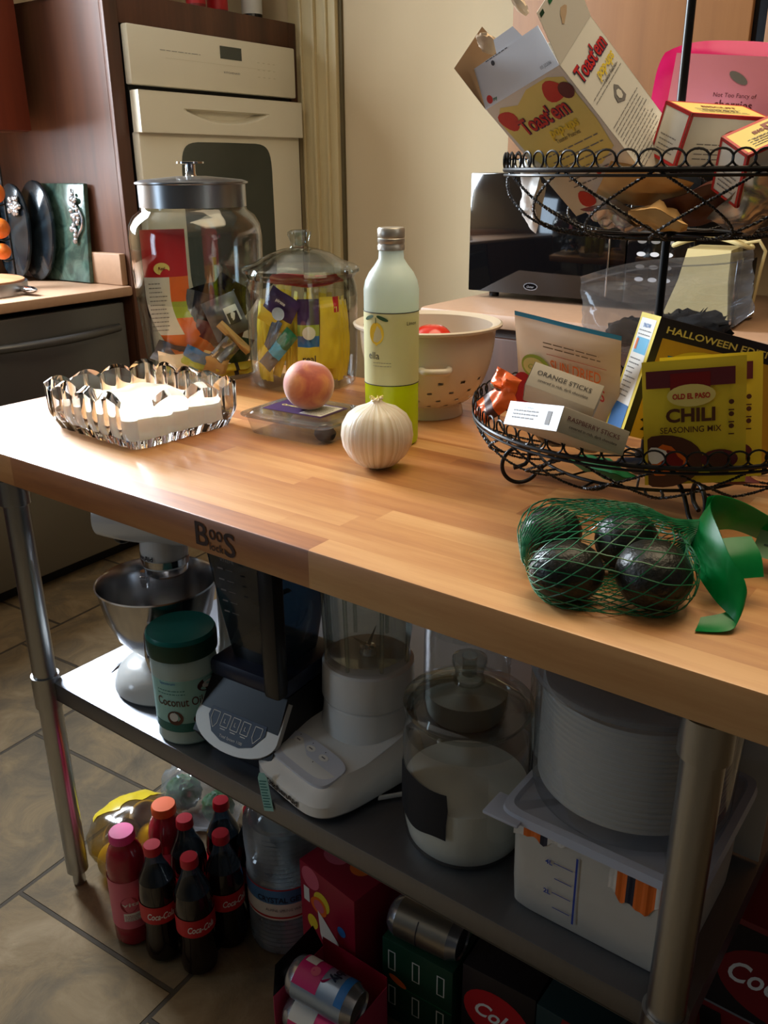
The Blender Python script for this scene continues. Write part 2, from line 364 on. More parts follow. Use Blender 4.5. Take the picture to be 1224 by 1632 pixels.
def tag(o, label=None, cat=None, group=None, kind=None):
    if label: o['label'] = label
    if cat: o['category'] = cat
    if group: o['group'] = group
    if kind: o['kind'] = kind
    return o
def thing(name, label, cat, loc=(0, 0, 0), rz=0.0, group=None, matrix=None):
    o = bpy.data.objects.new(name, None); COL.objects.link(o); o.empty_display_size = 0.02
    o.matrix_world = matrix if matrix is not None else Matrix.Translation(loc) @ Matrix.Rotation(rz, 4, 'Z')
    return tag(o, label, cat, group)
def struct(name, mb, matrix=None, parent=None):
    o = mb.build(name, parent, matrix)
    if not parent: o['kind'] = 'structure'
    return o
def copy_thing(src, matrix, label, group):
    r = src.copy(); COL.objects.link(r); r.matrix_world = matrix; r['label'] = label; r['group'] = group
    for ch in list(src.children):
        c = ch.copy(); COL.objects.link(c); c.parent = r
        for g in list(ch.children):
            d = g.copy(); COL.objects.link(d); d.parent = c
    return r
def facecam(x, y): return math.atan2(-y, -x) + PI/2      # local -Y turned towards the viewer's side
def RM(R, pos): m = Matrix(R).to_4x4(); m.translation = Vector(pos); return m
def rot(x=0, y=0, z=0): return Matrix.Rotation(z, 4, 'Z') @ Matrix.Rotation(y, 4, 'Y') @ Matrix.Rotation(x, 4, 'X')
TR = Matrix.Translation

def pillow(mb, w, h, t, m, M=None, mf=None, crimp=0.06, nu=10, nv=14, wob=0.0, seed=0):
    """sealed packet, face towards -Y, width x, height z, centred"""
    def prof(u, v):
        a = abs(2*u-1); b = abs(2*v-1); q = max(0.0, (1-a**2.6)) * max(0.0, 1-(min(1, b/(1-crimp)))**3)
        return q**0.7
    for s_ in (-1, 1):
        def fn(u, v):
            k = prof(u, v); n = mnoise.noise(Vector((u*3+seed*7.1, v*4, s_*2.0)))*wob*k if wob else 0
            n2 = mnoise.noise(Vector((u*2+seed*3.3, v*2, 5.0)))*wob*0.8 if wob else 0
            return ((u-.5)*w*(1-0.05*k), s_*(t/2*k+0.0003)+n+n2, (v-.5)*h)
        mb.grid(fn, nu, nv, m, M=M, mf=mf, flip=(s_ == 1))

def carton(mb, w, d, h, m, edge=None, bev=0.0008): mb.box((0, 0, 0), (w, d, h), m, bev)
def faces(w, d, h):
    """frames of a centred box: origin at lower-left of each face as seen from outside"""
    return dict(front=FR((-w/2, -d/2, -h/2), (1, 0, 0), (0, 0, 1)), left=FR((-w/2, d/2, -h/2), (0, -1, 0), (0, 0, 1)),
                right=FR((w/2, -d/2, -h/2), (0, 1, 0), (0, 0, 1)), top=FR((-w/2, -d/2, h/2), (1, 0, 0), (0, 1, 0)),
                back=FR((w/2, d/2, -h/2), (-1, 0, 0), (0, 0, 1)))

# ================================================================== SETTING
KW = Matrix.Translation((0, 0, 0)) @ Matrix.Scale(1.0708, 4)          # kitchen units are a little larger than nominal
KM = KW @ TR((-2.33, 1.2, 0)) @ Matrix.Rotation(math.radians(2), 4, 'Z')     # kitchen run on the left: x' towards the room, y' along the fronts
b = MB(); b.box2((-3.6, -2.8, -0.05), (2.4, 3.1, 0), floor_material()); struct('floor', b)
b = MB(); b.box2((-3.6, -2.8, 2.45), (2.4, 3.1, 2.50), white_ceiling); struct('ceiling', b)
b = MB(); b.box2((-3.4, 2.66, 0), (2.4, 2.76, 2.42), cream_wall); struct('wall_back', b, KW)
b = MB(); b.box2((2.3, -2.8, 0), (2.4, 2.9, 2.45), far_wall); struct('wall_right', b)
b = MB(); b.box2((-3.4, -2.8, 0), (2.4, -2.7, 2.45), far_wall); struct('wall_front', b)
b = MB()
for y0, y1, z0, z1 in ((-2.8, -1.75, 0, 2.42), (-1.75, -1.25, 2.05, 2.42), (-1.25, 0.87, 0, 2.42), (0.87, 1.38, 0, 1.22), (0.87, 1.38, 2.2, 2.42), (1.38, 2.9, 0, 2.42)):
    b.box2((-3.06, y0, z0), (-2.96, y1, z1), cream_wall)
struct('wall_left', b, KW)
winglass = film('window_pane_glass', (250, 250, 250), edge=0.9)
b = MB()
for y in (0.87, 1.35): b.box2((-3.04, y, 1.22), (-2.97, y+.03, 2.2), white_pl)
for z in (1.22, 2.17): b.box2((-3.04, 0.87, z), (-2.97, 1.38, z+.03), white_pl)
wf = struct('window_1', b, KW); p = MB(); p.box2((-3.02, .90, 1.25), (-3.015, 1.35, 2.17), winglass); p.build('pane', wf)
b = MB()
for y in (-1.75, -1.28): b.box2((-3.04, y, 0), (-2.97, y+.03, 2.05), white_pl)
b.box2((-3.04, -1.75, 2.02), (-2.97, -1.25, 2.05), white_pl)
wf = struct('door_1', b, KW); p = MB(); p.box2((-3.02, -1.72, .02), (-3.015, -1.28, 2.02), winglass); p.build('pane', wf)
# doorway casing on the back wall beside the oven cabinet
b = MB()
for x0, x1, y in ((-2.40, -2.335, 2.645), (-2.335, -2.325, 2.628), (-2.325, -2.275, 2.634), (-2.275, -2.262, 2.622), (-2.262, -2.215, 2.636), (-2.215, -2.205, 2.622), (-2.205, -2.172, 2.632)):
    b.box2((x0, y, 0), (x1, 2.66, 2.2), casing_paint, 0.002)
struct('trim_1', b, KW)
b = MB(); b.box2((-2.172, 2.650, 0), (-2.158, 2.66, 2.2), seam_dark); struct('seam_shade_1', b, KW)  # solid strip coloured dark to imitate the shade in the seam

# ---------------- left counter run
b = MB(); b.box2((-0.61, -2.2, 0.862), (0.02, 0.596, 0.893), laminate, 0.008)
b.box2((-0.61, -2.2, 0.893), (-0.585, 0.596, 0.985), laminate, 0.004)
t = tag(b.build('countertop', None, KM), 'beige laminate worktop above the dark dishwasher on the left', 'countertop')
p = MB(); p.box2((-0.585, 0.572, 0.8935), (0.0, 0.596, 0.99), laminate, 0.004); o = p.build('side_splash', t)
b = MB(); b.box2((-0.60, -2.2, 0.0), (-0.03, -0.035, 0.86), cab_wood, 0.002); b.box2((-0.03, -2.18, 0.1), (-0.012, -1.1, 0.84), cab_wood, 0.003); b.box2((-0.03, -1.08, 0.1), (-0.012, -0.05, 0.84), cab_wood, 0.003)
tag(b.build('base_cabinet', None, KM), 'dark cherry base cabinet under the left worktop before the dishwasher', 'cabinet')
dwt = thing('dishwasher', 'dark graphite dishwasher with a curved bar handle under the beige worktop', 'dishwasher', matrix=KM)
p = MB(); p.box2((-0.58, -0.025, 0.06), (-0.022, 0.575, 0.845), black_gap); p.box2((-0.58, -0.025, 0.0), (-0.06, 0.575, 0.06), black_gap); p.build('body', dwt)
p = MB(); p.box2((-0.02, -0.02, 0.055), (0.0, 0.57, 0.845), dw_metal, 0.006)
p.box2((0.0005, -0.02, 0.06), (0.004, 0.57, 0.60), dw_low, 0.002)
fr = FR((0.0045, 0, 0), (0, 1, 0), (0, 0, 1))
dwd = p.build('door', dwt)
p = MB()
for dx in (0, 0.085): p.box((0.006, 0.275+dx, 0.405+dx*0.02), (0.004, 0.004, 0.004), chrome)
p.box((0.0065, 0.3175, 0.405), (0.003, 0.09, 0.010), dw_metal, 0.001); p.box((0.0083, 0.3175, 0.4065), (0.0008, 0.084, 0.002), chrome); p.build('vent_badge', dwd)
p = MB(); pts = []
for i in range(17):
    u = i/16; pts.append((0.012+0.05*math.sin(PI*u), 0.03+0.50*u, 0.772))
p.tube(pts, 0.013, dw_metal, 10); p.build('handle', dwd)

# ---------------- tall oven cabinet
b = thing('oven_cabinet', 'tall dark cherry cabinet housing the bisque wall oven', 'cabinet', matrix=KM)
p = MB(); p.box2((-0.61, 0.597, 0.0), (0.0, 0.613, 1.70), cab_wood); p.build('side_panel', b)
p = MB(); p.box2((-0.61, 1.424, 0.0), (0.0, 1.442, 1.712), cab_wood); p.build('side_panel', b)
p = MB(); p.box2((-0.61, 0.613, 1.695), (0.0, 1.424, 1.712), cab_wood); p.build('top_panel', b)
p = MB()
p.box2((0.0, 0.597, 0.0), (0.018, 0.648, 1.70), cab_wood, 0.002); p.box2((0.0, 1.405, 0.0), (0.018, 1.442, 1.712), cab_wood, 0.002)
p.box2((0.0, 0.648, 1.63), (0.018, 1.405, 1.712), cab_wood, 0.002); p.box2((0.0, 0.648, 0.0), (0.018, 1.405, 0.42), cab_wood, 0.002); p.build('face_frame', b)
ov = thing('wall_oven', 'bisque built-in wall oven with scooped handle and dark window', 'oven', matrix=KM)
p = MB(); p.box2((-0.55, 0.66, 0.43), (0.016, 1.395, 1.625), black_gap); p.build('body', ov)
p = MB(); p.box2((0.017, 0.652, 1.468), (0.045, 1.400, 1.628), bisque, 0.005)
fr = FR((0.0452, 0.652, 1.468), (0, 1, 0), (0, 0, 1))
p.rect(fr, 0.375, 0.098, 0.475, 0.135, oven_glass, 0.0005); p.lines(fr, 0.12, 0.1, 0.3, 1, 0.01, 0.0015, greyink, seed=3)
p.rect(fr, 0.14, 0.080, 0.62, 0.0806, bisque_dark); p.text(fr, 0.425, 0.056, 'KITCHENAID', 0.008, greyink, width=0.075)
for r_ in range(3):
    for c_ in range(4): p.rect(fr, 0.55+c_*0.026, 0.055+r_*0.022, 0.561+c_*0.026, 0.0565+r_*0.022, bisque_dark)
p.build('control_panel', ov)
# door with a real scooped grip
p = MB(); p.box2((0.017, 0.655, 0.45), (0.05, 1.402, 1.340), bisque, 0.006)
fr = FR((0.0505, 0.655, 0.45), (0, 1, 0), (0, 0, 1))
pts = []
cx0, cy0, hw, hh = 0.375, 0.62, 0.215, 0.245
for i in range(40):
    a = 2*PI*i/40; ca, sa = math.cos(a), math.sin(a)
    pts.append((cx0+hw*math.copysign(abs(ca)**0.25, ca), cy0+hh*math.copysign(abs(sa)**0.25, sa)))
p.poly(fr, pts, oven_glass, 0.0006)
door = p.build('oven_door', ov)
p = MB(); W_, H0, H1 = 0.747, 1.338, 1.452
def grip(u, v):
    y = 0.653+u*W_; z = H0+(H1-H0)*v
    k = (u-0.5)/0.27; arc = 1-k*k
    top = 0.62; bot = 0.62-0.34*max(0, arc)
    d = 0
    if arc > 0 and bot < v < top: d = 0.028*min(1, (v-bot)/0.10)*min(1, (top-v)/0.03)
    return (0.068-d, y, z)
p.grid(grip, 64, 56, bisque); p.box2((0.03, 0.653, H0), (0.0385, 0.653+W_, H1), bisque)
for z0, z1 in ((H0-0.001, H0+0.001), (H1-0.001, H1+0.001)): p.box2((0.038, 0.653, z0), (0.068, 0.653+W_, z1), bisque)
for y0 in (0.652, 0.653+W_-0.001): p.box2((0.038, y0, H0), (0.068, y0+0.002, H1), bisque)
p.build('handle_strip', door)
# bottles on top of the oven cabinet
for i, (x, y, r, h, m, lb) in enumerate(((-0.10, 1.08, .032, .26, darkred, 'dark red bottle on top of the oven cabinet, leftmost of three'), (-0.12, 1.20, .035, .24, maroon, 'maroon bottle on top of the oven cabinet, middle of three'), (-0.10, 1.35, .036, .27, blackfoil, 'black bottle with pale label on top of the oven cabinet'))):
    t = thing('bottle', lb, 'bottle', group='bottles above the oven', matrix=KM @ TR((x, y, 1.7125)))
    p = MB(); p.lathe([(0, 0), (r, 0), (r, h*.6), (r*.4, h*.75), (r*.36, h), (0, h)], m, 24); bo = p.build('body', t)
    p = MB(); p.lathe([(r*1.01, h*.1), (r*1.01, h*.42)], white_mat if i == 2 else red, 24); p.build('label', bo)
b = MB(); b.box2((-0.3, 0.62, 1.7125), (-0.05, 0.80, 1.78), navyfoil, 0.004); tag(b.build('storage_tin', None, KM), 'dark flat tin on top of the oven cabinet left of the bottles', 'tin')
b = MB(); b.box2((-0.16, 1.395, 1.7125), (-0.14, 1.43, 2.0), greyfoil, 0.003); tag(b.build('grey_board', None, KM), 'grey board standing at the right end of the oven cabinet top', 'board')
# upper cabinet on the left
b = thing('upper_cabinet', 'reddish brown upper cabinet over the left worktop', 'cabinet', matrix=KM @ TR((-0.60, 0, 1.345)))
p = MB(); p.box2((0, 0.24, 0), (0.285, 0.535, 0.9), cab_wood, 0.002); p.build('body', b)
p = MB(); p.box2((0.287, 0.243, 0.002), (0.305, 0.532, 0.89), red_wood, 0.004); p.build('door', b)

# things on the left worktop
def kl(x, y, z=0.8935): return KM @ TR((x, y, z))
t = thing('marble_board', 'green marble slab with silver handle ornament leaning at the back corner', 'serving board', matrix=kl(-0.262, 0.560) @ rot(x=math.radians(-4)))
gm = marble('green_marble', (40, 62, 56), (84, 112, 100)); dm = marble('dark_marble', (16, 22, 28), (40, 54, 62), 8, 0.22)
p = MB(); p.box((0, 0, 0.152), (0.26, 0.016, 0.30), gm, 0.004); p.build('slab', t)
def ornament(seed, n, sx, sz):
    q = MB(); rr = random.Random(seed)
    for i in range(n):
        a = rr.random()*2*PI; k = rr.random()**0.5
        q.blob((sx*k*math.cos(a), -0.006-0.006*rr.random(), sz*k*math.sin(a)), (0.006+0.006*rr.random(), 0.006, 0.006+0.006*rr.random()), silverfoil, 8, 6)
    return q
ornament(1, 26, 0.018, 0.075).build('silver_ornament', t, TR((0.085, -0.008, 0.20)))
q = MB(); q.tube([(0.115, -0.014, 0.14+0.1*math.sin(i*0.35)*0+0.015*i) for i in range(3)] , 0.004, silverfoil, 8)
q = MB(); q.tube([(0.075+0.045*math.sin(PI*i/10), -0.014, 0.13+0.12*i/10) for i in range(11)], 0.004, silverfoil, 8); q.tube([(0.075, -.012, .25), (0.072, -.012, .285)], 0.0025, silverfoil, 6); q.build('silver_stem', t)
def oval_board(name, label, u, v, w, h, m, lean, orn=None):
    t = thing(name, label, 'serving board', matrix=kl(u, v) @ rot(x=math.radians(-lean)))
    p = MB(); n = 40; prof = [(0, -0.008), (0.94, -0.008), (1.0, -0.003), (1.0, 0.004), (0.96, 0.008), (0, 0.008)]
    p.lathe(prof, m, n); 
    for i, q in enumerate(p.v): p.v[i] = Vector((q.x*w/2, -q.z, (q.y+1)*h/2+0.002))
    p.build('slab', t)
    if orn: ornament(orn[0], 34, 0.03, 0.026).build('silver_ornament', t, TR((orn[1], -0.008, orn[2])))
oval_board('oval_board', 'dark oval stone board leaning behind the one with the silver cluster', -0.355, 0.525, 0.19, 0.31, dm, 5)
oval_board('oval_board', 'dark green oval stone board with a silver leaf cluster near its top', -0.42, 0.485, 0.18, 0.30, dm, 5, (5, 0.03, 0.235))
oval_board('oval_board', 'dark stone board half cut off by the left edge with a small silver ornament', -0.545, 0.455, 0.16, 0.30, dm, 5, (9, 0.03, 0.20))
t = thing('round_tray', 'round wooden tray with metal rim and handle on the left worktop', 'tray', matrix=kl(-0.235, 0.20))
p = MB(); p.lathe([(0, 0), (0.165, 0), (0.165, 0.034), (0.158, 0.034), (0.158, 0.03)], steel, 64); p.build('metal_rim', t)
p = MB(); p.lathe([(0, 0.002), (0.1575, 0.002), (0.1575, 0.04), (0.150, 0.043), (0, 0.043)], wood('tray_wood', [(128, 82, 52), (160, 108, 70), (180, 128, 88)], 5, 9, rough=0.5, grain=0.5, contrast=0.1), 64); p.build('wood_top', t)
p = MB(); p.blob((0.16, 0.10, 0.016), (0.045, 0.018, 0.010), chrome, 16, 10); p.build('handle', t, rot(z=math.radians(-6)))
st = thing('fruit_stand', 'thin dark fruit stand at the left edge holding three oranges', 'fruit stand', matrix=kl(-0.245, 0.335))
p = MB(); p.lathe([(0, 0), (0.05, 0), (0.05, 0.008), (0, 0.012)], wire, 24); p.build('base', st)
p = MB(); p.tube([(-0.02, 0.045, 0.0), (-0.02, 0.045, 0.36)], 0.004, wire); 
for z in (.085, .145, .245): p.tube([(-0.02, 0.045, z), (-0.01, 0.02, z-.004), (0, 0, z)], 0.003, wire)
p.build('pole', st)
orm = mat('orange_peel', (196, 100, 26), 0.4, var=0.1, bump=0.001, bscale=160)
for z, r, w_ in ((0.245+0.033, 0.033, 'highest of the three'), (0.145+0.033, 0.032, 'middle of the three'), (0.085+0.026, 0.025, 'lowest of the three')):
    p = MB(); p.blob((0, 0, 0), (r, r, r*.95), orm, 24, 16)
    o = p.build('orange', None, kl(-0.245, 0.335, 0.8935+z+0.0)); tag(o, 'orange on the stand at the left edge, ' + w_, 'orange', 'oranges at the left edge')

# ---------------- back counter
b = MB(); b.box2((-1.335, 1.935, 0.853), (1.6, 2.655, 0.893), laminate, 0.012)
tag(b.build('countertop', None, KW), 'beige laminate worktop at the back carrying the black microwave', 'countertop')
bc = thing('base_cabinet', 'brown wood base cabinet under the back worktop', 'cabinet', matrix=KW @ TR((-1.31, 1.97, 0)))
p = MB(); p.box2((0, 0.0, 0.09), (2.8, 0.66, 0.85), cab_wood, 0.002); p.box2((0.02, 0.05, 0), (2.8, 0.64, 0.09), black_gap); p.build('body', bc)
for i in range(4):
    d_ = MB(); d_.box2((0.03+i*0.69, -0.018, 0.12), (0.69+i*0.69, -0.001, 0.83), cab_wood, 0.004); d_.build('door', bc)
uc = thing('upper_cabinet', 'tan wood upper cabinet over the microwave behind the baskets', 'cabinet', matrix=KW @ TR((-1.283, 2.30, 1.25)))
p = MB(); p.box2((0, 0.0, 0), (1.9, 0.355, 0.95), blackfoil, 0.002); p.build('body', uc)
for x0, x1 in ((0.0, 0.608), (0.640, 1.2), (1.21, 1.88)):
    d_ = MB(); d_.box2((x0, -0.02, 0.003), (x1, -0.001, 0.94), tan_wood, 0.004); d_.build('door', uc)

padm = mat('button_pad', (206, 210, 220), .3, var=.02)
mw = thing('microwave', 'black countertop microwave with a glossy door on the back worktop', 'microwave', matrix=KW @ TR((-1.325, 2.165, 0.8935)))
p = MB(); p.box2((0, 0.012, 0.018), (0.62, 0.40, 0.325), blackplastic, 0.008)
for x in (0.05, 0.55):
    for y in (0.06, 0.35): p.lathe([(0, 0), (0.014, 0), (0.014, 0.02), (0, 0.02)], blackplastic, 12, (x, y, 0))
p.build('body', mw)
p = MB(); p.box2((0, 0, 0.018), (0.452, 0.012, 0.325), blackgloss, 0.003)
fr = FR((0, 0, 0.018), (1, 0, 0), (0, 0, 1))
p.disc(fr, 0.195, 0.022, 0.021, 0.010, silverfoil, 0.0006, 28); p.disc(fr, 0.195, 0.022, 0.0185, 0.008, blackgloss, 0.0009, 28); p.text(fr, 0.195, 0.0185, 'Oster', 0.008, silverfoil, width=0.022, shear=0.3, bold=0.02, h=0.0012)
md = p.build('door', mw)
p = MB(); p.box2((0.408, -0.006, 0.03), (0.412, -0.0005, 0.31), chrome, 0.001); p.build('handle', md)
p = MB(); p.box2((0.455, 0.0, 0.018), (0.62, 0.012, 0.325), blackgloss, 0.003)
for r_ in range(5):
    for c_ in range(3): p.disc(fr, 0.492+c_*0.034, 0.06+r_*0.030, 0.0115, 0.0055, greyink if r_ % 2 else padm, 0.0006, 14)
p.rect(fr, 0.475, 0.235, 0.60, 0.265, oven_glass); p.build('control_panel', mw)

ap = thing('toaster', 'beige small appliance with metal side and cord looped on top on the back worktop', 'toaster', matrix=KW @ TR((-0.705, 1.985, 0.8935)) @ rot(z=math.radians(6)))
beige = mat('beige_plastic', (206, 192, 142), 0.4, var=0.03)
p = MB(); vs = [(0, 0, .015), (.145, 0, .015), (.145, .20, .015), (0, .20, .015), (.02, .045, .10), (.13, .03, .10), (.13, .20, .10), (.02, .20, .10), (.03, .06, .165), (.125, .05, .165), (.125, .19, .165), (.03, .19, .165)]
p.add(vs, [[3, 2, 1, 0], [0, 1, 5, 4], [1, 2, 6, 5], [2, 3, 7, 6], [3, 0, 4, 7], [4, 5, 9, 8], [5, 6, 10, 9], [6, 7, 11, 10], [7, 4, 8, 11], [8, 9, 10, 11]], beige, False); p.build('body', ap)
p = MB(); p.box2((.148, .0, .01), (.153, .20, .15), chrome, 0.002); p.build('metal_side', ap)
p = MB(); p.box2((.155, .005, .01), (.158, .20, .14), blackplastic); [p.lathe([(0, 0), (.007, 0), (.007, .018), (0, .018)], beige, 10, (x, y, 0)) for x in (.02, .135) for y in (.02, .18)]; p.build('foot', ap)
p = MB(); pts = []
for i in range(60):
    u = i/59*2*PI; pts.append((.075+.085*math.sin(u), .10+.03*math.sin(2*u), .178+.01*math.cos(2*u)))
p.tube(pts, .005, beige, 8, True); pts = [(.14, .12, .176), (.17, .12, .182), (.185, .12, .16), (.18, .12, .12), (.165, .16, .02), (.16, .22, .006)]; p.tube(pts, .004, beige, 8); p.build('cord', ap)
cm = thing('coffee_maker', 'tall black appliance at the right end of the back worktop', 'appliance', matrix=KW @ TR((-0.52, 2.20, 0.8935)))
p = MB(); p.box2((0, 0, 0), (0.32, 0.30, 0.30), blackplastic, 0.01); p.build('body', cm); p = MB(); p.box2((0.01, -0.008, 0.03), (0.31, 0, 0.27), blackgloss, 0.004); p.build('front_panel', cm)

# ================================================================== WORK TABLE
_spec(butcher, 0.9)
tb = thing('work_table', 'stainless steel work table with thick maple butcher block top and one shelf', 'table', (0, 0, 0))
TX0, TX1, TY0, TY1, TZ = -1.563, 0.16, 0.699, 1.458, 0.901
p = MB(); p.box2((TX0, TY0, 0.850), (TX1, TY1, TZ), butcher, 0.003)
top = p.build('butcher_block_top', tb)
brand = mat('branded_burn_mark', (58, 34, 22), 0.6)
p = MB(); fr = FR((-0.832, TY0-0.0002, 0.8535), (1, 0, 0), (0, 0, 1))
p.text(fr, 0.0, 0.0075, 'B', 0.046, brand, align='l', bold=0.012, width=0.024); p.text(fr, 0.026, 0.0205, 'oo', 0.030, brand, align='l', bold=0.008, width=0.0245)
p.text(fr, 0.0255, 0.0050, 'lock', 0.0155, brand, align='l', bold=0.012, width=0.026); p.text(fr, 0.0525, 0.0040, 'S', 0.046, brand, align='l', bold=0.012, width=0.0205)
p.build('brand_mark', top)
SZ = 0.467
p = MB(); SX0, SX1, SY0, SY1 = -1.292, -0.150, 0.724, 1.43
p.box2((SX0, SY0, SZ-0.002), (SX1, SY1, SZ), steel_shelf, 0.0008)
p.box2((SX0, SY0, SZ-0.036), (SX1, SY0+0.002, SZ-0.001), steel_shelf, 0.0008); p.box2((SX0, SY1-.002, SZ-0.036), (SX1, SY1, SZ-0.001), steel_shelf)
p.box2((SX0, SY0, SZ-0.036), (SX0+.002, SY1, SZ-0.001), steel_shelf); p.box2((SX1-.002, SY0, SZ-0.036), (SX1, SY1, SZ-0.001), steel_shelf)
p.box2((SX0, SY0, SZ-0.036), (SX1, SY0+.02, SZ-0.034), steel_shelf); p.build('shelf', tb)
for lx, ly in ((-1.3045, 0.7225), (-0.1713, 0.7225), (-1.3045, 1.42), (-0.1713, 1.42)):
    p = MB(); p.lathe([(0, 0.035), (.0205, 0.035), (.0205, .849), (0, .849)], steel, 40, (lx, ly, 0))
    lg = p.build('leg', tb)
    p = MB(); p.lathe([(0, 0.0), (.010, 0.0), (.012, .004), (.012, .034), (.018, .040), (.0, .040)], steel, 32, (lx, ly, 0)); p.build('bullet_foot', lg)
    p = MB(); p.lathe([(.0208, .415), (.0245, .415), (.0245, .478), (.0208, .478)], steel, 40, (lx, ly, 0)); p.build('shelf_collar', lg)
    p = MB(); p.lathe([(.0208, .803), (.0252, .806), (.0252, .850), (.0208, .850)], steel, 40, (lx, ly, 0)); p.build('gusset', lg)

# ================================================================== ON THE TABLE TOP
T = TZ + 0.0005
# crystal dish
crystal = glass('cut_crystal', (252, 253, 255), 0.0, 1.5)
t = thing('crystal_dish', 'rectangular cut crystal dish with scalloped rim and white contents at the sunlit end', 'dish', (-1.226, 0.938, T), math.radians(-3))
LX, LY, HZ = 0.126, 0.108, 0.086
def perim(s):
    """rounded rectangle walked anticlockwise; s in 0..1"""
    a = 2*PI*s; ca, sa = math.cos(a), math.sin(a); k = 0.13
    return LX*math.copysign(abs(ca)**k, ca), LY*math.copysign(abs(sa)**k, sa)
pl = [perim(i/2000) for i in range(2001)]; acc = [0]
for i in range(2000): acc.append(acc[-1]+math.hypot(pl[i+1][0]-pl[i][0], pl[i+1][1]-pl[i][1]))
def arc(u):
    L_ = u*acc[-1]; lo, hi = 0, 2000
    while hi-lo > 1:
        mid = (lo+hi)//2
        if acc[mid] <= L_: lo = mid
        else: hi = mid
    f = (L_-acc[lo])/max(1e-9, acc[hi]-acc[lo]); return pl[lo][0]+(pl[hi][0]-pl[lo][0])*f, pl[lo][1]+(pl[hi][1]-pl[lo][1])*f
p = MB(); NU = 400; NS = 14
def wallp(u, v):
    x, y = arc(u % 1.0); sc = abs(math.sin(PI*NS*u)); flute = 0.0042*abs(math.sin(PI*NS*2*u))**.8
    ht = HZ-0.012+0.014*sc**0.7
    if v < 0.5:   # outer skin from foot to rim
        k = v*2; z = ht*k; out = flute+0.002*k; q = math.hypot(x, y)
        return (x*(1+out/q*1.0)*(0.90+0.10*min(1, k*3)), y*(1+out/q)*(0.90+0.10*min(1, k*3)), z)
    k = (v-0.5)*2; z = ht*(1-k)+0.016*k; q = math.hypot(x, y); th = 0.0075
    return (x*(1-th/q*1.2), y*(1-th/q*1.2), z)
p.grid(wallp, NU, 20, crystal)
n0 = len(p.v)
# close the floor inside and the underside with star-cut points
ring_o = [Vector(wallp(i/NU, 0)) for i in range(NU)]; ring_i = [Vector(wallp(i/NU, 1.0)) for i in range(NU)]
p.add(ring_i, [list(range(NU))], crystal, False)
p.add(ring_o, [list(range(NU))[::-1]], crystal, False)
p.build('glass_body', t)
p = MB(); n = 64; wax = mat('white_contents', (246, 240, 222), 0.5, var=0.04, scale=20, sub=0.2, bump=0.001, bscale=40)
pts = [arc(i/n) for i in range(n)]
vs = [(x*.87, y*.87, 0.0165) for x, y in pts]+[(x*.87, y*.87, 0.046+0.002*math.sin(i)) for i, (x, y) in enumerate(pts)]+[(0, 0, 0.052)]
p.add(vs, [[i, (i+1) % n, n+(i+1) % n, n+i] for i in range(n)]+[[n+i, n+(i+1) % n, 2*n] for i in range(n)]+[list(range(n))[::-1]], wax); p.build('white_contents', t)

# ---- big glass jar with steel lid
JX, JY = -1.462, 1.300
t = thing('storage_jar', 'large clear glass jar with steel lid full of snack wrappers', 'jar', (JX, JY, T), facecam(JX, JY))
prof = [(0, 0.004), (.108, 0.0), (.116, .006), (.124, .05), (.132, .16), (.136, .24), (.137, .285), (.134, .31), (.124, .328), (.110, .338), (.107, .345), (.107, .352)]
p = MB(); p.lathe(prof, jar_glass, 72); p.lathe([(.107, .352), (.1045, .352), (.1045, .341), (.120, .325), (.130, .308), (.1335, .285), (.132, .24), (.128, .16)], jar_glass, 72); p.build('glass_body', t)
p = MB(); p.lathe([(.1085, .345), (.1085, .388), (.114, .390), (.114, .393), (.102, .397), (.03, .404), (0, .404)], steel, 72); ld = p.build('steel_lid', t)
p = MB(); p.lathe([(.012, .403), (.010, .408), (.010, .426), (.028, .4275), (.028, .431), (0, .432)], chrome, 32); p.build('lid_knob', ld)
JB = thing  # contents are things of their own
def inj(cx, cy, z, R_, face, x, y, zz, rx, ry, rz): return TR((cx, cy, z)) @ Matrix.Rotation(face, 4, 'Z') @ TR((x, y, zz)) @ rot(rx, ry, rz)
FJ = facecam(JX, JY)
# red and orange tall bag
p = MB()
def bagm(u, v):
    if v > 0.60: return red
    if u < 0.52 and v > 0.16: return white_mat
    return orange if v > 0.40 or v < 0.28 else lime
pillow(p, 0.088, 0.25, 0.022, red, mf=bagm, nu=20, nv=30, wob=0.006, seed=2)
for i, q in enumerate(p.v): zz = q.z; p.v[i] = Vector((q.x+(0.25*(zz-0.02))*(-0.0)+1.9*max(0, -zz)**2*1.6, q.y-0.3*max(0, -zz)**1.5, zz))
fr = FR((-.044, -.0125, -.125), (1, 0, 0), (0, 0, 1)); p.disc(fr, .035, .175, .016, .012, palegold, .001); p.text(fr, .035, .173, 'Real', .008, darkred, bold=.02, h=.002)
p.lines(fr, .006, .145, .042, 12, .0085, .002, greyink, .2, h=.001, seed=5)
o = p.build('snack_bag', None, inj(JX, JY, T, 1, FJ, -0.066, -0.060, 0.180, 0.0, 0.0, 0.15)); tag(o, 'tall red and orange snack bag standing at the left inside the large jar', 'snack bag')
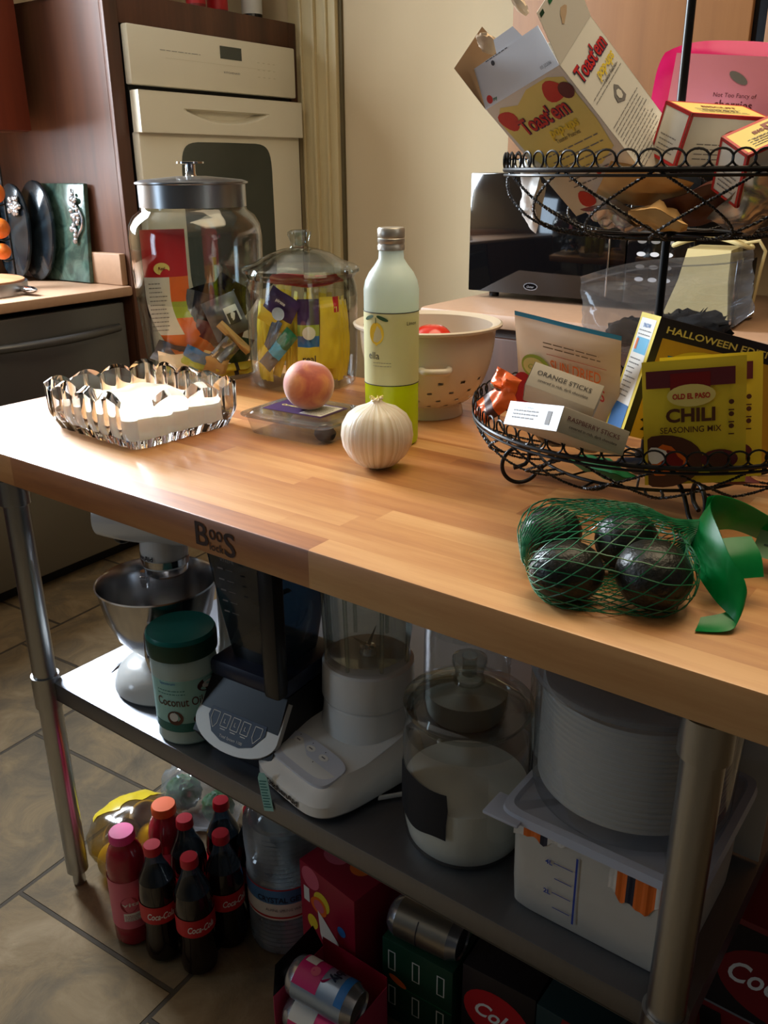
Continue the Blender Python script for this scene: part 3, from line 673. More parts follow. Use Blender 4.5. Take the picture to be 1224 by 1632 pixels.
lab = [('navy wrapper standing upright in the middle of the large jar', navyfoil, .075, .10, (-0.002, -.055, .130), (0.1, .25, 0)),
 ('grey lavender packet tilted right in the large jar', greyfoil, .075, .085, (.048, -.072, .130), (-.2, -.35, .1)),
 ('black foil packet at the back right of the large jar', blackfoil, .10, .09, (.06, .02, .150), (.3, .6, .3)),
 ('black foil packet at the back left of the large jar', blackfoil, .10, .09, (-.03, .05, .115), (.2, -.4, 0)),
 ('dark wrapper lying low at the left of the large jar', navyfoil, .09, .08, (-.062, -.045, .050), (.9, .3, .2)),
 ('white and blue packet lying at the bottom of the large jar', white_mat, .09, .06, (-.052, -.078, .040), (.7, .1, -.1)),
 ('blue and green small wrapper near the bottom of the large jar', blue, .05, .045, (-.022, -.098, .052), (.3, .5, 0)),
 ('cream packet edge-on at the right of the large jar', manila, .018, .085, (.062, -.088, .088), (0, -.75, 0)),
 ('tan and white packet at the bottom centre of the large jar', manila, .055, .05, (.016, -.092, .035), (.1, .35, 0)),
 ('dark olive wrapper at the lower right of the large jar', darkgreen, .08, .06, (.062, -.062, .058), (.2, .3, .5)),
 ('yellow bar wrapper at the foot of the large jar', yellow, .085, .028, (.058, -.078, .020), (.2, -.05, .3)),
 ('black wrapper over the grey packet in the large jar', blackfoil, .09, .07, (.02, -.02, .165), (.5, -.2, .2)),
 ('reddish brown wrapper in the middle of the large jar', maroon, .10, .05, (.03, -.058, .090), (.3, .3, .1)),
 ('dark wrapper filling the centre of the large jar', navyfoil, .11, .10, (.0, .01, .075), (.8, .2, .6)),
 ('silver wrapper low in the middle of the large jar', silverfoil, .04, .06, (.038, -.095, .060), (.2, .8, .2))]
for i, (l_, m_, w_, h_, ps, r_) in enumerate(lab):
    p = MB(); mf = None
    if i == 1: mf = lambda u, v: white_mat if (0.45 < u < 0.9 and 0.2 < v < 0.62) else greyfoil
    if i == 0: mf = lambda u, v: silverfoil if u < 0.12 else navyfoil
    if i == 5: mf = lambda u, v: skyblue if u > .6 else white_mat
    if i == 6: mf = lambda u, v: lime if v < .4 else blue
    if i == 10: mf = lambda u, v: navyfoil if .4 < u < .6 else yellow
    pillow(p, w_, h_, 0.016, m_, mf=mf, nu=10, nv=10, wob=0.012, seed=i+11)
    if i == 1:
        fr = FR((-.0375, -.0105, -.0425), (1, 0, 0), (0, 0, 1)); p.rect(fr, .040, .022, .062, .046, ink, .0006)
    tag(p.build('snack_packet', None, inj(JX, JY, T, 1, FJ, *ps, *r_)), l_, 'snack packet', 'packets in the large jar')

# ---- smaller jar with glass lid, yellow sticks
SX_, SY_ = -1.222, 1.355
FS = facecam(SX_, SY_)
t = thing('storage_jar', 'mid-sized glass jar with domed glass lid stuffed with yellow snack sticks', 'jar', (SX_, SY_, T), FS)
prof = [(0, .004), (.098, 0), (.106, .006), (.110, .03), (.112, .10), (.113, .18), (.110, .200), (.106, .212), (.108, .222)]
p = MB(); p.lathe(prof, jar_glass, 72); p.lathe([(.108, .222), (.104, .222), (.104, .21), (.107, .198), (.109, .18)], jar_glass, 72); p.build('glass_body', t)
def glass_lid(parent, z, R_, knob=0.025, dome=.042):
    q = MB(); q.lathe([(R_*.93, z-.012), (R_*.97, z-.008), (R_*1.0, z-.002), (R_*1.055, z+.002), (R_*1.055, z+.008), (R_*.98, z+.013), (R_*.80, z+.020), (R_*.55, z+dome*.78), (R_*.32, z+dome*.95), (R_*.2, z+dome)], lid_glass, 72)
    q.lathe([(R_*.95, z-.002), (R_*.9, z+.008), (R_*.70, z+.016), (R_*.45, z+dome*.7), (R_*.2, z+dome*.9)], jar_glass, 72)
    l_ = q.build('glass_lid', parent)
    q = MB(); z0 = z+dome; k = knob
    q.lathe([(k*.95, z0-.003), (k*.80, z0+.004), (k*.85, z0+.014), (k*1.02, z0+.024), (k*1.0, z0+.030), (k*.7, z0+.034), (k*.45, z0+.033), (k*.40, z0+.026), (k*.42, z0+.006), (0, z0+.002)], lid_glass, 40); q.build('lid_knob', l_)
glass_lid(t, .224, .112, .023, .046)
p0 = MB(); pillow(p0, 0.019, 0.155, 0.012, palegold, mf=lambda u, v: (yellow if v < .93 else palegold), nu=6, nv=16, wob=0.004, seed=3)
n_st = 0
rr = random.Random(4); proto = None
side_words = ['far left', 'left', 'centre left', 'centre', 'centre right', 'right', 'far right']
for i in range(20):
    a = -PI/2 + (i-9.5)/10*1.45; rad = .088
    if i in (6, 7, 8): rad = .072
    mtx = inj(SX_, SY_, T, 1, FS, rad*math.cos(a), rad*math.sin(a), .090+rr.random()*.012, rr.uniform(-.05, .05), rr.uniform(-.10, .10)+(0.35 if i in (4, 5, 6) else 0), a+PI/2)
    l_ = 'yellow wrapped snack stick standing in the mid-sized jar'
    if proto is None: proto = p0.build('snack_stick', None, mtx); tag(proto, l_, 'snack stick', 'yellow sticks in the smaller jar')
    else:
        c = proto.copy(); COL.objects.link(c); c.matrix_world = mtx; c['label'] = l_
for i in range(9):
    a = rr.random()*6.28; mtx = inj(SX_, SY_, T, 1, FS, .045*math.cos(a), .045*math.sin(a), .10+rr.random()*.02, rr.uniform(-.1, .1), rr.uniform(-.15, .15), a)
    c = proto.copy(); COL.objects.link(c); c.matrix_world = mtx
for i, (l_, ps, r_, sz, mf) in enumerate([
 ('dark purple packet tilted at the upper left of the smaller jar', (-.045, -.088, .160), (.05, .55, -.35), (.065, .075), lambda u, v: (purple if v > .35 else yellow)),
 ('purple green and blue packet at the centre of the smaller jar', (.010, -.0985, .118), (0, .02, .1), (.042, .13), lambda u, v: (purple if v > .62 else lime if v > .42 else blue if v > .25 else yellow)),
 ('blue and green packet slanting at the lower left of the smaller jar', (-.050, -.088, .085), (.05, .75, -.45), (.03, .10), lambda u, v: (green if v > .6 else skyblue if v > .3 else greyfoil)),
 ('grey blue packet slanting below the purple one in the smaller jar', (-.066, -.074, .095), (.05, .5, -.7), (.024, .11), lambda u, v: (greyfoil if v > .4 else yellow)),
 ('plain yellow packet at the right of the smaller jar', (.052, -.086, .115), (0, .03, .5), (.045, .14), lambda u, v: (red if (v > .78 and .5 < u < .9) else yellow)),
 ('red packet lying across the top of the smaller jar', (-.02, -.045, .214), (1.15, .1, .2), (.085, .06), lambda u, v: red),
 ('orange red packet just under the lid of the smaller jar', (.03, -.02, .208), (1.2, -.15, -.3), (.10, .05), lambda u, v: orange if v < .4 else red)]):
    p = MB(); pillow(p, sz[0], sz[1], .012, yellow, mf=mf, nu=12, nv=24, wob=.006, seed=i+40)
    fr = FR((-sz[0]/2, -.0085, -sz[1]/2), (1, 0, 0), (0, 0, 1))
    if i == 0: p.disc(fr, .036, .035, .013, .013, silverfoil, .001); p.text(fr, .03, .055, 'pirate', .009, white_mat, h=.001, bold=.02)
    if i == 1: p.disc(fr, .021, .066, .013, .013, white_mat, .001); p.text(fr, .021, .010, 'real', .018, ink, h=.001, bold=.02)
    if i == 4: p.text(fr, .030, .112, 'II', .014, palegold, h=.001, bold=.03)
    tag(p.build('snack_packet', None, inj(SX_, SY_, T, 1, FS, *ps, *r_)), l_, 'snack packet', 'packets in the smaller jar')

# ---- limoncello bottle
BX, BY = -0.818, 1.112; FB = facecam(BX, BY)
t = thing('liqueur_bottle', 'tall frosted bottle of yellow-green lemon liqueur with a lemon label', 'bottle', (BX, BY, T), FB)
liq = translucent('lemon_liqueur', (206, 216, 20), 0.45, 0.25); frost = translucent('frosted_glass', (214, 222, 214), 0.45, 0.35)
def br(z): return .0425
p = MB(); p.lathe([(0, .003), (.036, 0), (.041, .003), (.0425, .010), (.0425, .205)], liq, 56); p.lathe([(.0425, .205), (.0425, .243), (.040, .256), (.034, .268), (.026, .278), (.0195, .288), (.0185, .302)], frost, 56); p.build('glass_body', t)
p = MB(); p.lathe([(.0190, .300), (.0205, .301), (.0205, .307), (.0198, .308), (.0198, .311), (.0205, .312), (.0205, .317), (.0196, .318), (.0205, .320), (.0205, .331), (.0190, .333), (0, .333)], mat('silver_cap', (176, 170, 160), .38, .75, var=.05), 40); p.build('cap', t)
p = MB(); cy = CYL(.0425, 0.0)
paper = translucent('bottle_label_paper', (226, 222, 172), 0.25, 0.5)
p.rect(cy, -.085, .100, .085, .212, paper, .0005, 30)
for z in (.100, .211): p.rect(cy, -.085, z, .085, z+.0014, ink, .0009, 30)
lemon = mat('lemon_print', (234, 200, 30), .5, var=.1); leafm = mat('leaf_print', (48, 84, 50), .5)
p.disc(cy, -.024, .181, .0125, .0165, lemon, .001, 24); p.poly(cy, [(-.028, .167), (-.020, .167), (-.024, .162)], lemon, .001)
for sx in (-1, 1): p.disc(cy, -.026+sx*.012, .204, .010, .0028, leafm, .0011, 14, rot=-.35*sx)
p.rect(cy, -.0255, .196, -.0245, .205, leafm, .0011)
p.text(cy, -.029, .142, 'ella', .0155, ink, h=.001, align='c'); p.lines(cy, -.03, .136, .0, 2, .005, .0007, greyink, .2, h=.001); p.text(cy, .034, .193, 'Limon', .008, ink, h=.001)
p.build('label', t)

# ---- colander and tomato
CX, CY = -0.878, 1.302
cer = mat('cream_ceramic', (214, 202, 184), 0.25, var=0.02, coat=0.3)
t = thing('colander', 'cream ceramic colander with side handles holding a tomato', 'colander', (CX, CY, T), facecam(CX, CY))
p = MB(); seg = 144; prof = [(0, .012), (.052, .012), (.060, .022)]
for i in range(1, 33):
    k = i/32; prof.append((.060+.060*math.sin(k*PI/2)**0.9, .022+.133*(1-math.cos(k*PI/2))**0.88))
prof += [(.131, .158), (.132, .162), (.128, .164)]
inner = [(r-.006 if r > .01 else 0, z+.004) for r, z in prof[:-3]][::-1]
full = prof+[(.118, .160)]+inner
vs = []; fs = []; n = len(full)
for j in range(seg):
    a = 2*PI*j/seg
    for r, z in full: vs.append((r*math.cos(a), r*math.sin(a), z))
npf = len(prof); holes = set()
for row in (7, 11, 15, 19):
    for j in range(0, seg, 9):
        for dj in (0, 1):
            holes.add(((j+dj+(4 if row in (11, 19) else 0)) % seg, row))
for j in range(seg):
    for i in range(n-1):
        ii = i if i < npf else (len(full)-2-i)
        if (j, i) in holes or (i > npf and (j, 2*npf-2-3-i+1) in holes): continue
        j2 = (j+1) % seg; fs.append([j*n+i, j2*n+i, j2*n+i+1, j*n+i+1])
p.add(vs, fs, cer)
p.lathe([(.050, .012), (.058, 0.0), (.066, 0.0), (.062, .022)], cer, 72); p.build('bowl', t)
for s_ in (-PI/2+.12, PI/2+.12):
    p = MB(); pts = []
    for i in range(13):
        u = i/12; a = s_+(u-.5)*.44; r_ = .110+.022*min(1, math.sin(PI*u)*1.8); pts.append((r_*math.cos(a), r_*math.sin(a), .100))
    p.tube(pts, .0062, cer, 10); p.build('handle', t)
tom = mat('tomato_skin', (206, 44, 26), .2, var=.1, coat=.4)
p = MB(); p.blob((0, 0, 0), (.036, .036, .031), tom, 32, 20, fn=lambda d: 1-.10*max(0, d.z)**8); to = p.build('tomato', None, TR((-0.848, 1.272, T+.136))); tag(to, 'red tomato lying in the cream colander', 'tomato')
p = MB(); p.blob((0, 0, 0), (.034, .034, .03), tom, 32, 20); to = p.build('tomato', None, TR((-0.905, 1.33, T+.062))); tag(to, 'red tomato low in the colander seen through its holes', 'tomato')

# ---- clear tub with peach
t = thing('plastic_tub', 'low clear plastic tub with a purple label lying under the peach', 'food tub', (-0.972, 1.080, T), math.radians(3))
def rbox(q, x, y, z0, z1, m, k=.25, taper=.9, n=48, cap=True):
    a = [(math.copysign(abs(math.cos(2*PI*i/n))**k, math.cos(2*PI*i/n)), math.copysign(abs(math.sin(2*PI*i/n))**k, math.sin(2*PI*i/n))) for i in range(n)]
    vs = [(x*u*taper, y*v*taper, z0) for u, v in a]+[(x*u, y*v, z1) for u, v in a]
    fs = [[i, (i+1) % n, n+(i+1) % n, n+i] for i in range(n)]
    if cap: fs += [list(range(n))[::-1], list(range(n, 2*n))]
    q.add(vs, fs, m)
p = MB(); rbox(p, .088, .070, .0, .030, clear_pl); p.build('base', t)
p = MB(); rbox(p, .094, .076, .030, .034, clear_pl, taper=1.0); rbox(p, .080, .062, .034, .0375, clear_pl, taper=1.05)
pts = [(.094*math.copysign(abs(math.cos(a))**.25, math.cos(a)), .076*math.copysign(abs(math.sin(a))**.25, math.sin(a)), .032) for a in [2*PI*i/60 for i in range(60)]]
p.tube(pts, .0018, clear_pl, 6, True); l_ = p.build('lid', t)
p = MB(); p.box((-.005, .0, .0383), (.125, .075, .0006), purple); fr = FR((-.067, -.037, .0386), (1, 0, 0), (0, 1, 0)); p.rect(fr, .075, .005, .12, .068, white_mat, .0003); p.lines(fr, .078, .06, .118, 8, .0075, .002, greyink, .3, seed=9); p.text(fr, .035, .03, 'Organic', .012, palegold, bold=.02); p.build('label', l_)
p = MB(); p.blob((0, 0, 0), (.019, .017, .0125), darkfood, 20, 14, fn=lambda d: 1+.15*mnoise.noise(d*3)); tag(p.build('dried_fruit', None, TR((-.905, 1.047, T+.0135))), 'small dark dried fruit left in the clear plastic tub', 'dried fruit')
def fruit_mat(name, stops, scale, rough=.6, sheen=.5, bump=.0003):
    m = bpy.data.materials.new(name); m.use_nodes = True; nt = m.node_tree; N = nt.nodes; L = nt.links; b_ = N['Principled BSDF']
    tc = N.new('ShaderNodeTexCoord'); nz = N.new('ShaderNodeTexNoise'); nz.inputs['Scale'].default_value = scale; nz.inputs['Detail'].default_value = 5; nz.inputs['Distortion'].default_value = .6; L.new(tc.outputs['Object'], nz.inputs[0])
    rp = N.new('ShaderNodeValToRGB'); L.new(nz.outputs[0], rp.inputs[0]); e = rp.color_ramp.elements
    e[0].position = stops[0][0]; e[0].color = (*lin(stops[0][1]), 1); e[1].position = stops[-1][0]; e[1].color = (*lin(stops[-1][1]), 1)
    for q, c in stops[1:-1]: x = e.new(q); x.color = (*lin(c), 1)
    L.new(rp.outputs[0], b_.inputs['Base Color']); b_.inputs['Roughness'].default_value = rough; b_.inputs['Sheen Weight'].default_value = sheen
    bp = N.new('ShaderNodeBump'); bp.inputs['Distance'].default_value = bump; n2 = N.new('ShaderNodeTexNoise'); n2.inputs['Scale'].default_value = 180; L.new(tc.outputs['Object'], n2.inputs[0]); L.new(n2.outputs[0], bp.inputs['Height']); L.new(bp.outputs[0], b_.inputs['Normal'])
    return m
peachm = fruit_mat('peach_skin', [(.25, (140, 50, 44)), (.45, (178, 84, 60)), (.62, (206, 128, 74)), (.8, (222, 166, 96))], 22)
def peachf(d):
    g = math.exp(-(math.atan2(d.y, d.x)-1.0)**2/.03)*.06
    return 1-g*(1-abs(d.z)**4)-.10*max(0, d.z)**10
p = MB(); p.blob((0, 0, 0), (.0425, .0425, .042), peachm, 56, 36, fn=peachf); tag(p.build('peach', None, TR((-.968, 1.082, T+.0388+.0405)) @ rot(.25, .1, 2.0)), 'ripe peach resting on the clear plastic tub', 'peach')
# ---- onion
m = bpy.data.materials.new('onion_skin'); m.use_nodes = True; nt = m.node_tree; N = nt.nodes; L = nt.links; b_ = N['Principled BSDF']
tc = N.new('ShaderNodeTexCoord'); g = N.new('ShaderNodeTexGradient'); g.gradient_type = 'RADIAL'; L.new(tc.outputs['Object'], g.inputs[0])
ml = N.new('ShaderNodeMath'); ml.operation = 'MULTIPLY'; ml.inputs[1].default_value = 46; L.new(g.outputs['Fac'], ml.inputs[0])
nz = N.new('ShaderNodeTexNoise'); nz.noise_dimensions = '1D'; nz.inputs['Scale'].default_value = 1.0; nz.inputs['Detail'].default_value = 3; L.new(ml.outputs[0], nz.inputs['W'])
rp = N.new('ShaderNodeValToRGB'); L.new(nz.outputs[0], rp.inputs[0]); e = rp.color_ramp.elements; e[0].position = .3; e[0].color = (*lin((206, 190, 160)), 1); e[1].position = .62; e[1].color = (*lin((232, 224, 208)), 1)
L.new(rp.outputs[0], b_.inputs['Base Color']); b_.inputs['Roughness'].default_value = .35; b_.inputs['Coat Weight'].default_value = .15; b_.inputs['Subsurface Weight'].default_value = .15; b_.inputs['Subsurface Scale'].default_value = .02
bp = N.new('ShaderNodeBump'); bp.inputs['Distance'].default_value = .0008; L.new(nz.outputs[0], bp.inputs['Height']); L.new(bp.outputs[0], b_.inputs['Normal'])
t = thing('onion', 'large white onion standing in front of the lemon liqueur bottle', 'onion', (-.757, .992, T), .4)
p = MB(); prof = [(0, .003), (.008, .0015), (.014, .002), (.030, .009), (.043, .022), (.051, .037), (.0535, .052), (.0515, .068), (.044, .082), (.032, .091), (.018, .096), (.010, .100), (.007, .104), (.0, .105)]
p.lathe([(r, z-.0015) for r, z in prof], m, 72, shape=lambda a, z: 1+.006*math.sin(9*a)+.004*math.sin(17*a+1)); p.build('bulb', t)
p = MB(); 
for k in range(16): a = k*.39; p.tube([(.004*math.cos(a), .004*math.sin(a), .100), (.007*math.cos(a), .007*math.sin(a), .104+.003*math.sin(k*2.1)), (.010*math.cos(a), .010*math.sin(a), .105+.003*math.sin(k))], .0009, palegold if k % 3 else tissue, 5)
p.build('neck', t)
p = MB()
for k in range(14): a = k*.45; p.tube([(0, 0, .002), (.008*math.cos(a), .008*math.sin(a), .0012)], .0006, kraft, 4)
p.build('root', t)

# ================================================================== TWO-TIER WIRE BASKET
GX, GY = -0.416, 1.164
bk = thing('tiered_basket', 'black two-tier wire basket stand with looped rims and scroll feet', 'basket', (GX, GY, T))
def twist(mb, pts, r=0.0011, pitch=0.007, k=2, seg=5):
    """two strands twisted round one another along the path"""
    P = [Vector(q) for q in pts]; dense = [P[0]]; L_ = [0.0]
    for i in range(len(P)-1):
        d = (P[i+1]-P[i]).length; n = max(1, int(d/0.0022))
        for j in range(1, n+1): dense.append(P[i].lerp(P[i+1], j/n)); L_.append(L_[-1]+d/n)
    for s_ in range(k):
        out = []
        for i, q in enumerate(dense):
            t_ = (dense[min(i+1, len(dense)-1)]-dense[max(i-1, 0)]).normalized(); u = t_.orthogonal().normalized()
            z = Vector((0, 0, 1)); u = (z-t_*z.dot(t_)); u = u.normalized() if u.length > 1e-3 else t_.orthogonal().normalized(); v_ = t_.cross(u)
            a = 2*PI*(L_[i]/pitch)+s_*2*PI/k; out.append(q+(u*math.cos(a)+v_*math.sin(a))*r*0.95)
        mb.tube(out, r, wire, seg)
def bowl(z0, R_, depth, rb, nloop, nk, name):
    def at(a, t): 
        r_ = rb+(R_-rb)*math.cos(t*PI/2)**0.75; return Vector((r_*math.cos(a), r_*math.sin(a), z0-depth*math.sin(t*PI/2)**1.0))
    q = MB(); q.tube([at(2*PI*i/96, 0) for i in range(96)], .0030, wire, 8, True); q.tube([at(2*PI*i/96, 0)*1.0+Vector((0, 0, -.006)) for i in range(96)], .0018, wire, 6, True); rim = q.build('rim_ring', bk)
    for i in range(nloop):
        a = 2*PI*i/nloop; lp = []
        rw = R_*2*PI/nloop*0.50
        for j in range(18):
            b_ = 2*PI*j/18; lean = .25*math.cos(b_)
            lp.append(Vector((math.cos(a)*R_-math.sin(a)*rw*math.sin(b_), math.sin(a)*R_+math.cos(a)*rw*math.sin(b_), z0+.0105-.0095*math.cos(b_)))+Vector((math.cos(a), math.sin(a), 0))*.0015*math.sin(b_))
        q = MB(); q.tube(lp, .0013, wire, 5, True); q.build('rim_loop', rim)
    for i in range(nk):
        a = 2*PI*(i+.5)/nk; q = MB()
        for s_ in (-1, 1):
            twist(q, [at(a+s_*(2*PI/nk)*1.15*(math.sin(t/12*PI/2)), t/12*.97) for t in range(13)])
        q.build('lattice_wire', bk)
    q = MB(); q.tube([at(2*PI*i/64, .97) for i in range(64)], .0022, wire, 6, True)
    for i in range(10):
        a = 2*PI*i/10; q.tube([Vector((0.006*math.cos(a), .006*math.sin(a), z0-depth)), at(a, .97)], .0016, wire, 5)
    q.build('bottom_ring', bk)
bowl(0.096, .240, .060, .135, 64, 14, 'lower')
bowl(0.412, .210, .078, .085, 56, 12, 'upper')
p = MB(); p.tube([(0, 0, .034), (0, 0, .90)], .0055, wire, 14); p.lathe([(0, .33), (.012, .332), (.012, .340), (0, .342)], wire, 20); p.lathe([(0, .034), (.012, .034), (.012, .044), (0, .046)], wire, 20); p.build('centre_pole', bk)
p = MB(); p.tube([(.022*math.cos(a), 0, .90+.022+.022*math.sin(a)) for a in [2*PI*i/24 for i in range(24)]], .004, wire, 8, True); p.build('carry_ring', bk)
for i, adeg in enumerate((222, 312, 42, 132)):
    a = math.radians(adeg); q = MB(); rr_ = .0262
    hook = [(-.38, -.18), (-.05, -.10), (.25, .02), (.42, .28), (.45, .60), (.34, .90)]
    arc_ = [(math.cos(math.radians(d)), math.sin(math.radians(d))) for d in range(78, 331, 9)]
    tail = [(1.25, -.12), (1.75, .20), (2.5, .42)]
    dirt = Vector((math.cos(a), math.sin(a), 0)); c0 = dirt*.176+Vector((0, 0, .0292))
    q.tube([c0-dirt*(x*rr_)+Vector((0, 0, y*rr_)) for x, y in hook+arc_+tail], .0029, wire, 10); q.build('scroll_foot', bk)

# ---- upper basket contents
Rt = ((0.9011, 0.0409, -0.4318), (-0.3132, 0.7501, -0.5825), (0.3001, 0.6601, 0.6887)); w_, d_, h_ = .1295, .0836, .1852
t = thing('pastry_box', 'opened white and yellow toaster pastry box with torn flaps leaning in the top basket', 'food box', matrix=RM(Rt, (-0.5121, 1.0963, 1.3664)))
p = MB(); th = .0006
daylit_card = mat('daylit_white_card', (206, 210, 216), .4, var=.03)  # white card, with the bluish daylight on this flap put into its colour
for a, b_ in (((-w_/2, -d_/2, -h_/2), (w_/2, -d_/2+th, h_/2)), ((-w_/2, d_/2-th, -h_/2), (w_/2, d_/2, h_/2)), ((-w_/2, -d_/2, -h_/2), (-w_/2+th, d_/2, h_/2)), ((w_/2-th, -d_/2, -h_/2), (w_/2, d_/2, h_/2)), ((-w_/2, -d_/2, -h_/2), (w_/2, d_/2, -h_/2+th))): p.box2(a, b_, white_mat)
F = faces(w_, d_, h_); fr = F['front']
blobp = [(.006, .105), (.004, .165), (.02, .178), (.045, .170), (.07, .181), (.105, .181), (.124, .172), (.125, .11), (.12, .07), (.09, .055), (.05, .06), (.02, .07)]
p.poly(fr, blobp, palegold, .0003)
straw = mat('strawberry_print', (196, 40, 40), .4, var=.15)
p.disc(fr, .018, .158, .013, .015, straw, .0006, 16, rot=.4, wob=.08); p.disc(fr, .100, .163, .015, .014, straw, .0006, 16, wob=.08); p.disc(fr, .116, .157, .010, .011, maroon, .0009, 16)
def toast_logo(q, fr, x, y, wd, sz):
    q.text(fr, x+.0006, y-.0008, "Toast'em", sz, purple, width=wd*1.02, bold=.05, h=.0008); q.text(fr, x, y, "Toast'em", sz, straw, width=wd, bold=.02, h=.0012)
    q.text(fr, x+wd*.18, y-sz*.62, 'pop-ups', sz*.62, yellow, width=wd*.62, bold=.03, shear=.3, h=.0012); q.text(fr, x+wd*.15, y-sz*.95, 'Toaster Pastries', sz*.28, ink, width=wd*.5, h=.0012)
toast_logo(p, fr, .064, .132, .078, .030)
p.lines(fr, .03, .092, .118, 6, .0105, .0016, greyink, .25, seed=4)
p.disc(fr, .034, .018, .012, .013, straw, .0006, 16, wob=.08); p.disc(fr, .078, .014, .008, .008, straw, .0006, 14); p.disc(fr, .090, .046, .005, .005, straw, .0006, 10); p.disc(fr, .078, .047, .004, .004, straw, .0006, 10)
p.lines(fr, .075, .030, .122, 3, .006, .0012, greyink, .2, seed=6)
fr = F['right']; toast_logo(p, fr, .043, .150, .068, .026)
p.lines(fr, .008, .126, .078, 2, .005, .001, greyink, .2, seed=7); p.disc(fr, .046, .103, .009, .011, greyink, .0006, 9, wob=.2); p.disc(fr, .046, .103, .005, .006, white_mat, .0009, 7)
p.lines(fr, .006, .086, .078, 14, .0047, .0011, greyink, .2, seed=8)
p.build('carton_body', t)
def flap(pts, m_out, extra=None, name='flap'):
    q = MB(); a, b_, c, e_ = [Vector(v) for v in pts]; n = (b_-a).cross(e_-a).normalized()*th
    vs = [a, b_, c, e_, a+n, b_+n, c+n, e_+n]; q.add(vs, [[0, 1, 2, 3], [7, 6, 5, 4], [0, 4, 5, 1], [1, 5, 6, 2], [2, 6, 7, 3], [3, 7, 4, 0]], m_out, False)
    if extra: extra(q)
    return q.build(name, t)
zt = h_/2
def ex1(q):
    f1 = FR((-w_/2, -d_/2, zt), (1, 0, 0), Vector((0, .0195, .0433)).normalized())
    q.poly(f1, [(.050, .047), (.054, .062), (.088, .062), (.096, .047)], daylit_card, .0002)
    q.disc(f1, .040, .041, .003, .003, ink, .0008, 12); q.lines(f1, .03, .046, .07, 1, .01, .001, ink, .1, h=.0008); q.text(f1, .022, .004, 'my', .006, green, bold=.02); q.disc(f1, .013, .008, .005, .005, straw, .0008, 12); q.text(f1, .112, .006, '05 J2206', .005, greyink)
flap([(-w_/2, -d_/2, zt), (w_/2, -d_/2, zt), (w_/2-.008, -d_/2+.0195, zt+.0433), (-w_/2+.008, -d_/2+.0195, zt+.0433)], daylit_card, ex1)
def ex2(q):
    up = Vector((.017, 0, .0576)).normalized(); f2 = FR((w_/2, -d_/2, zt), (0, 1, 0), up)
    for k, m_ in enumerate((darkgreen, green, blue, skyblue)): q.rect(f2, .003+k*.021, .0555, .011+k*.021, .0605, m_, .001)
    q.disc(f2, .040, .034, .010, .006, tissue, .001, 10, rot=.6, wob=.2)
flap([(w_/2, -d_/2, zt), (w_/2, d_/2, zt), (w_/2+.018, d_/2, zt+.061), (w_/2+.018, -d_/2, zt+.061)], white_mat, ex2)
flap([(-w_/2, d_/2, zt), (-w_/2, -d_/2, zt), (-w_/2, -d_/2+.004, zt+.062), (-w_/2, d_/2-.004, zt+.062)], kraft)
for c, r in (((-.038, .0, zt+.052), (.013, .004, .014)), ((.014, .022, zt+.060), (.007, .004, .013))):
    q = MB(); q.blob(c, r, tissue, 16, 12, fn=lambda d: 1+.35*mnoise.noise(d*2.7)); q.build('torn_fibre', t)

def red_box(R_, pos, w_, d_, h_, label, seed, big):
    t = thing('food_box', label, 'food box', matrix=RM(R_, pos)); p = MB(); carton(p, w_, d_, h_, white_mat); F = faces(w_, d_, h_); e = .0035
    for k, (W, H) in (('front', (w_, h_)), ('left', (d_, h_)), ('top', (w_, d_)), ('right', (d_, h_))):
        fr = F[k]
        for x0, y0, x1, y1 in ((0, 0, e, H), (W-e, 0, W, H), (0, 0, W, e), (0, H-e, W, H)): p.rect(fr, x0, y0, x1, y1, red, .0004)
        p.lines(fr, W*.18, H*.45, W*.8, 4, H*.09, H*.02, greyink, .3, seed=seed)
    fr = F['top']; p.rect(fr, e, e, w_-e, d_-e, palegold, .0003); p.text(fr, w_*.55, d_*.58, 'BISCUIT', d_*.16, darkred, width=w_*.45, bold=.03) 
    p.lines(fr, w_*.25, d_*.42, w_*.85, 4, d_*.08, d_*.02, brown, .3, seed=seed+3)
    if big: p.rect(fr, w_*.5, d_*.52, w_*.9, d_*.82, darkred, .0006); p.text(fr, w_*.7, d_*.58, 'RED', d_*.2, palegold, width=w_*.3, bold=.02, h=.0012)
    else: p.disc(F['front'], w_*.62, h_*.55, w_*.16, h_*.2, red, .0006, 18)
    p.build('carton_body', t)
red_box(((0.5232, -0.8031, 0.2851), (0.8516, 0.5056, -0.1383), (-0.0331, 0.3152, 0.9485)), (-0.3718, 1.148, 1.3493), .1150, .0513, .0609, 'cream food box with red edges behind the other red-edged box in the top basket', 21, False)
red_box(((0.5365, -0.8129, 0.2267), (0.7728, 0.3653, -0.519), (0.3391, 0.4536, 0.8242)), (-0.2953, 1.1014, 1.3239), .0887, .0436, .0664, 'tilted cream food box with red edges at the right end of the top basket', 31, True)

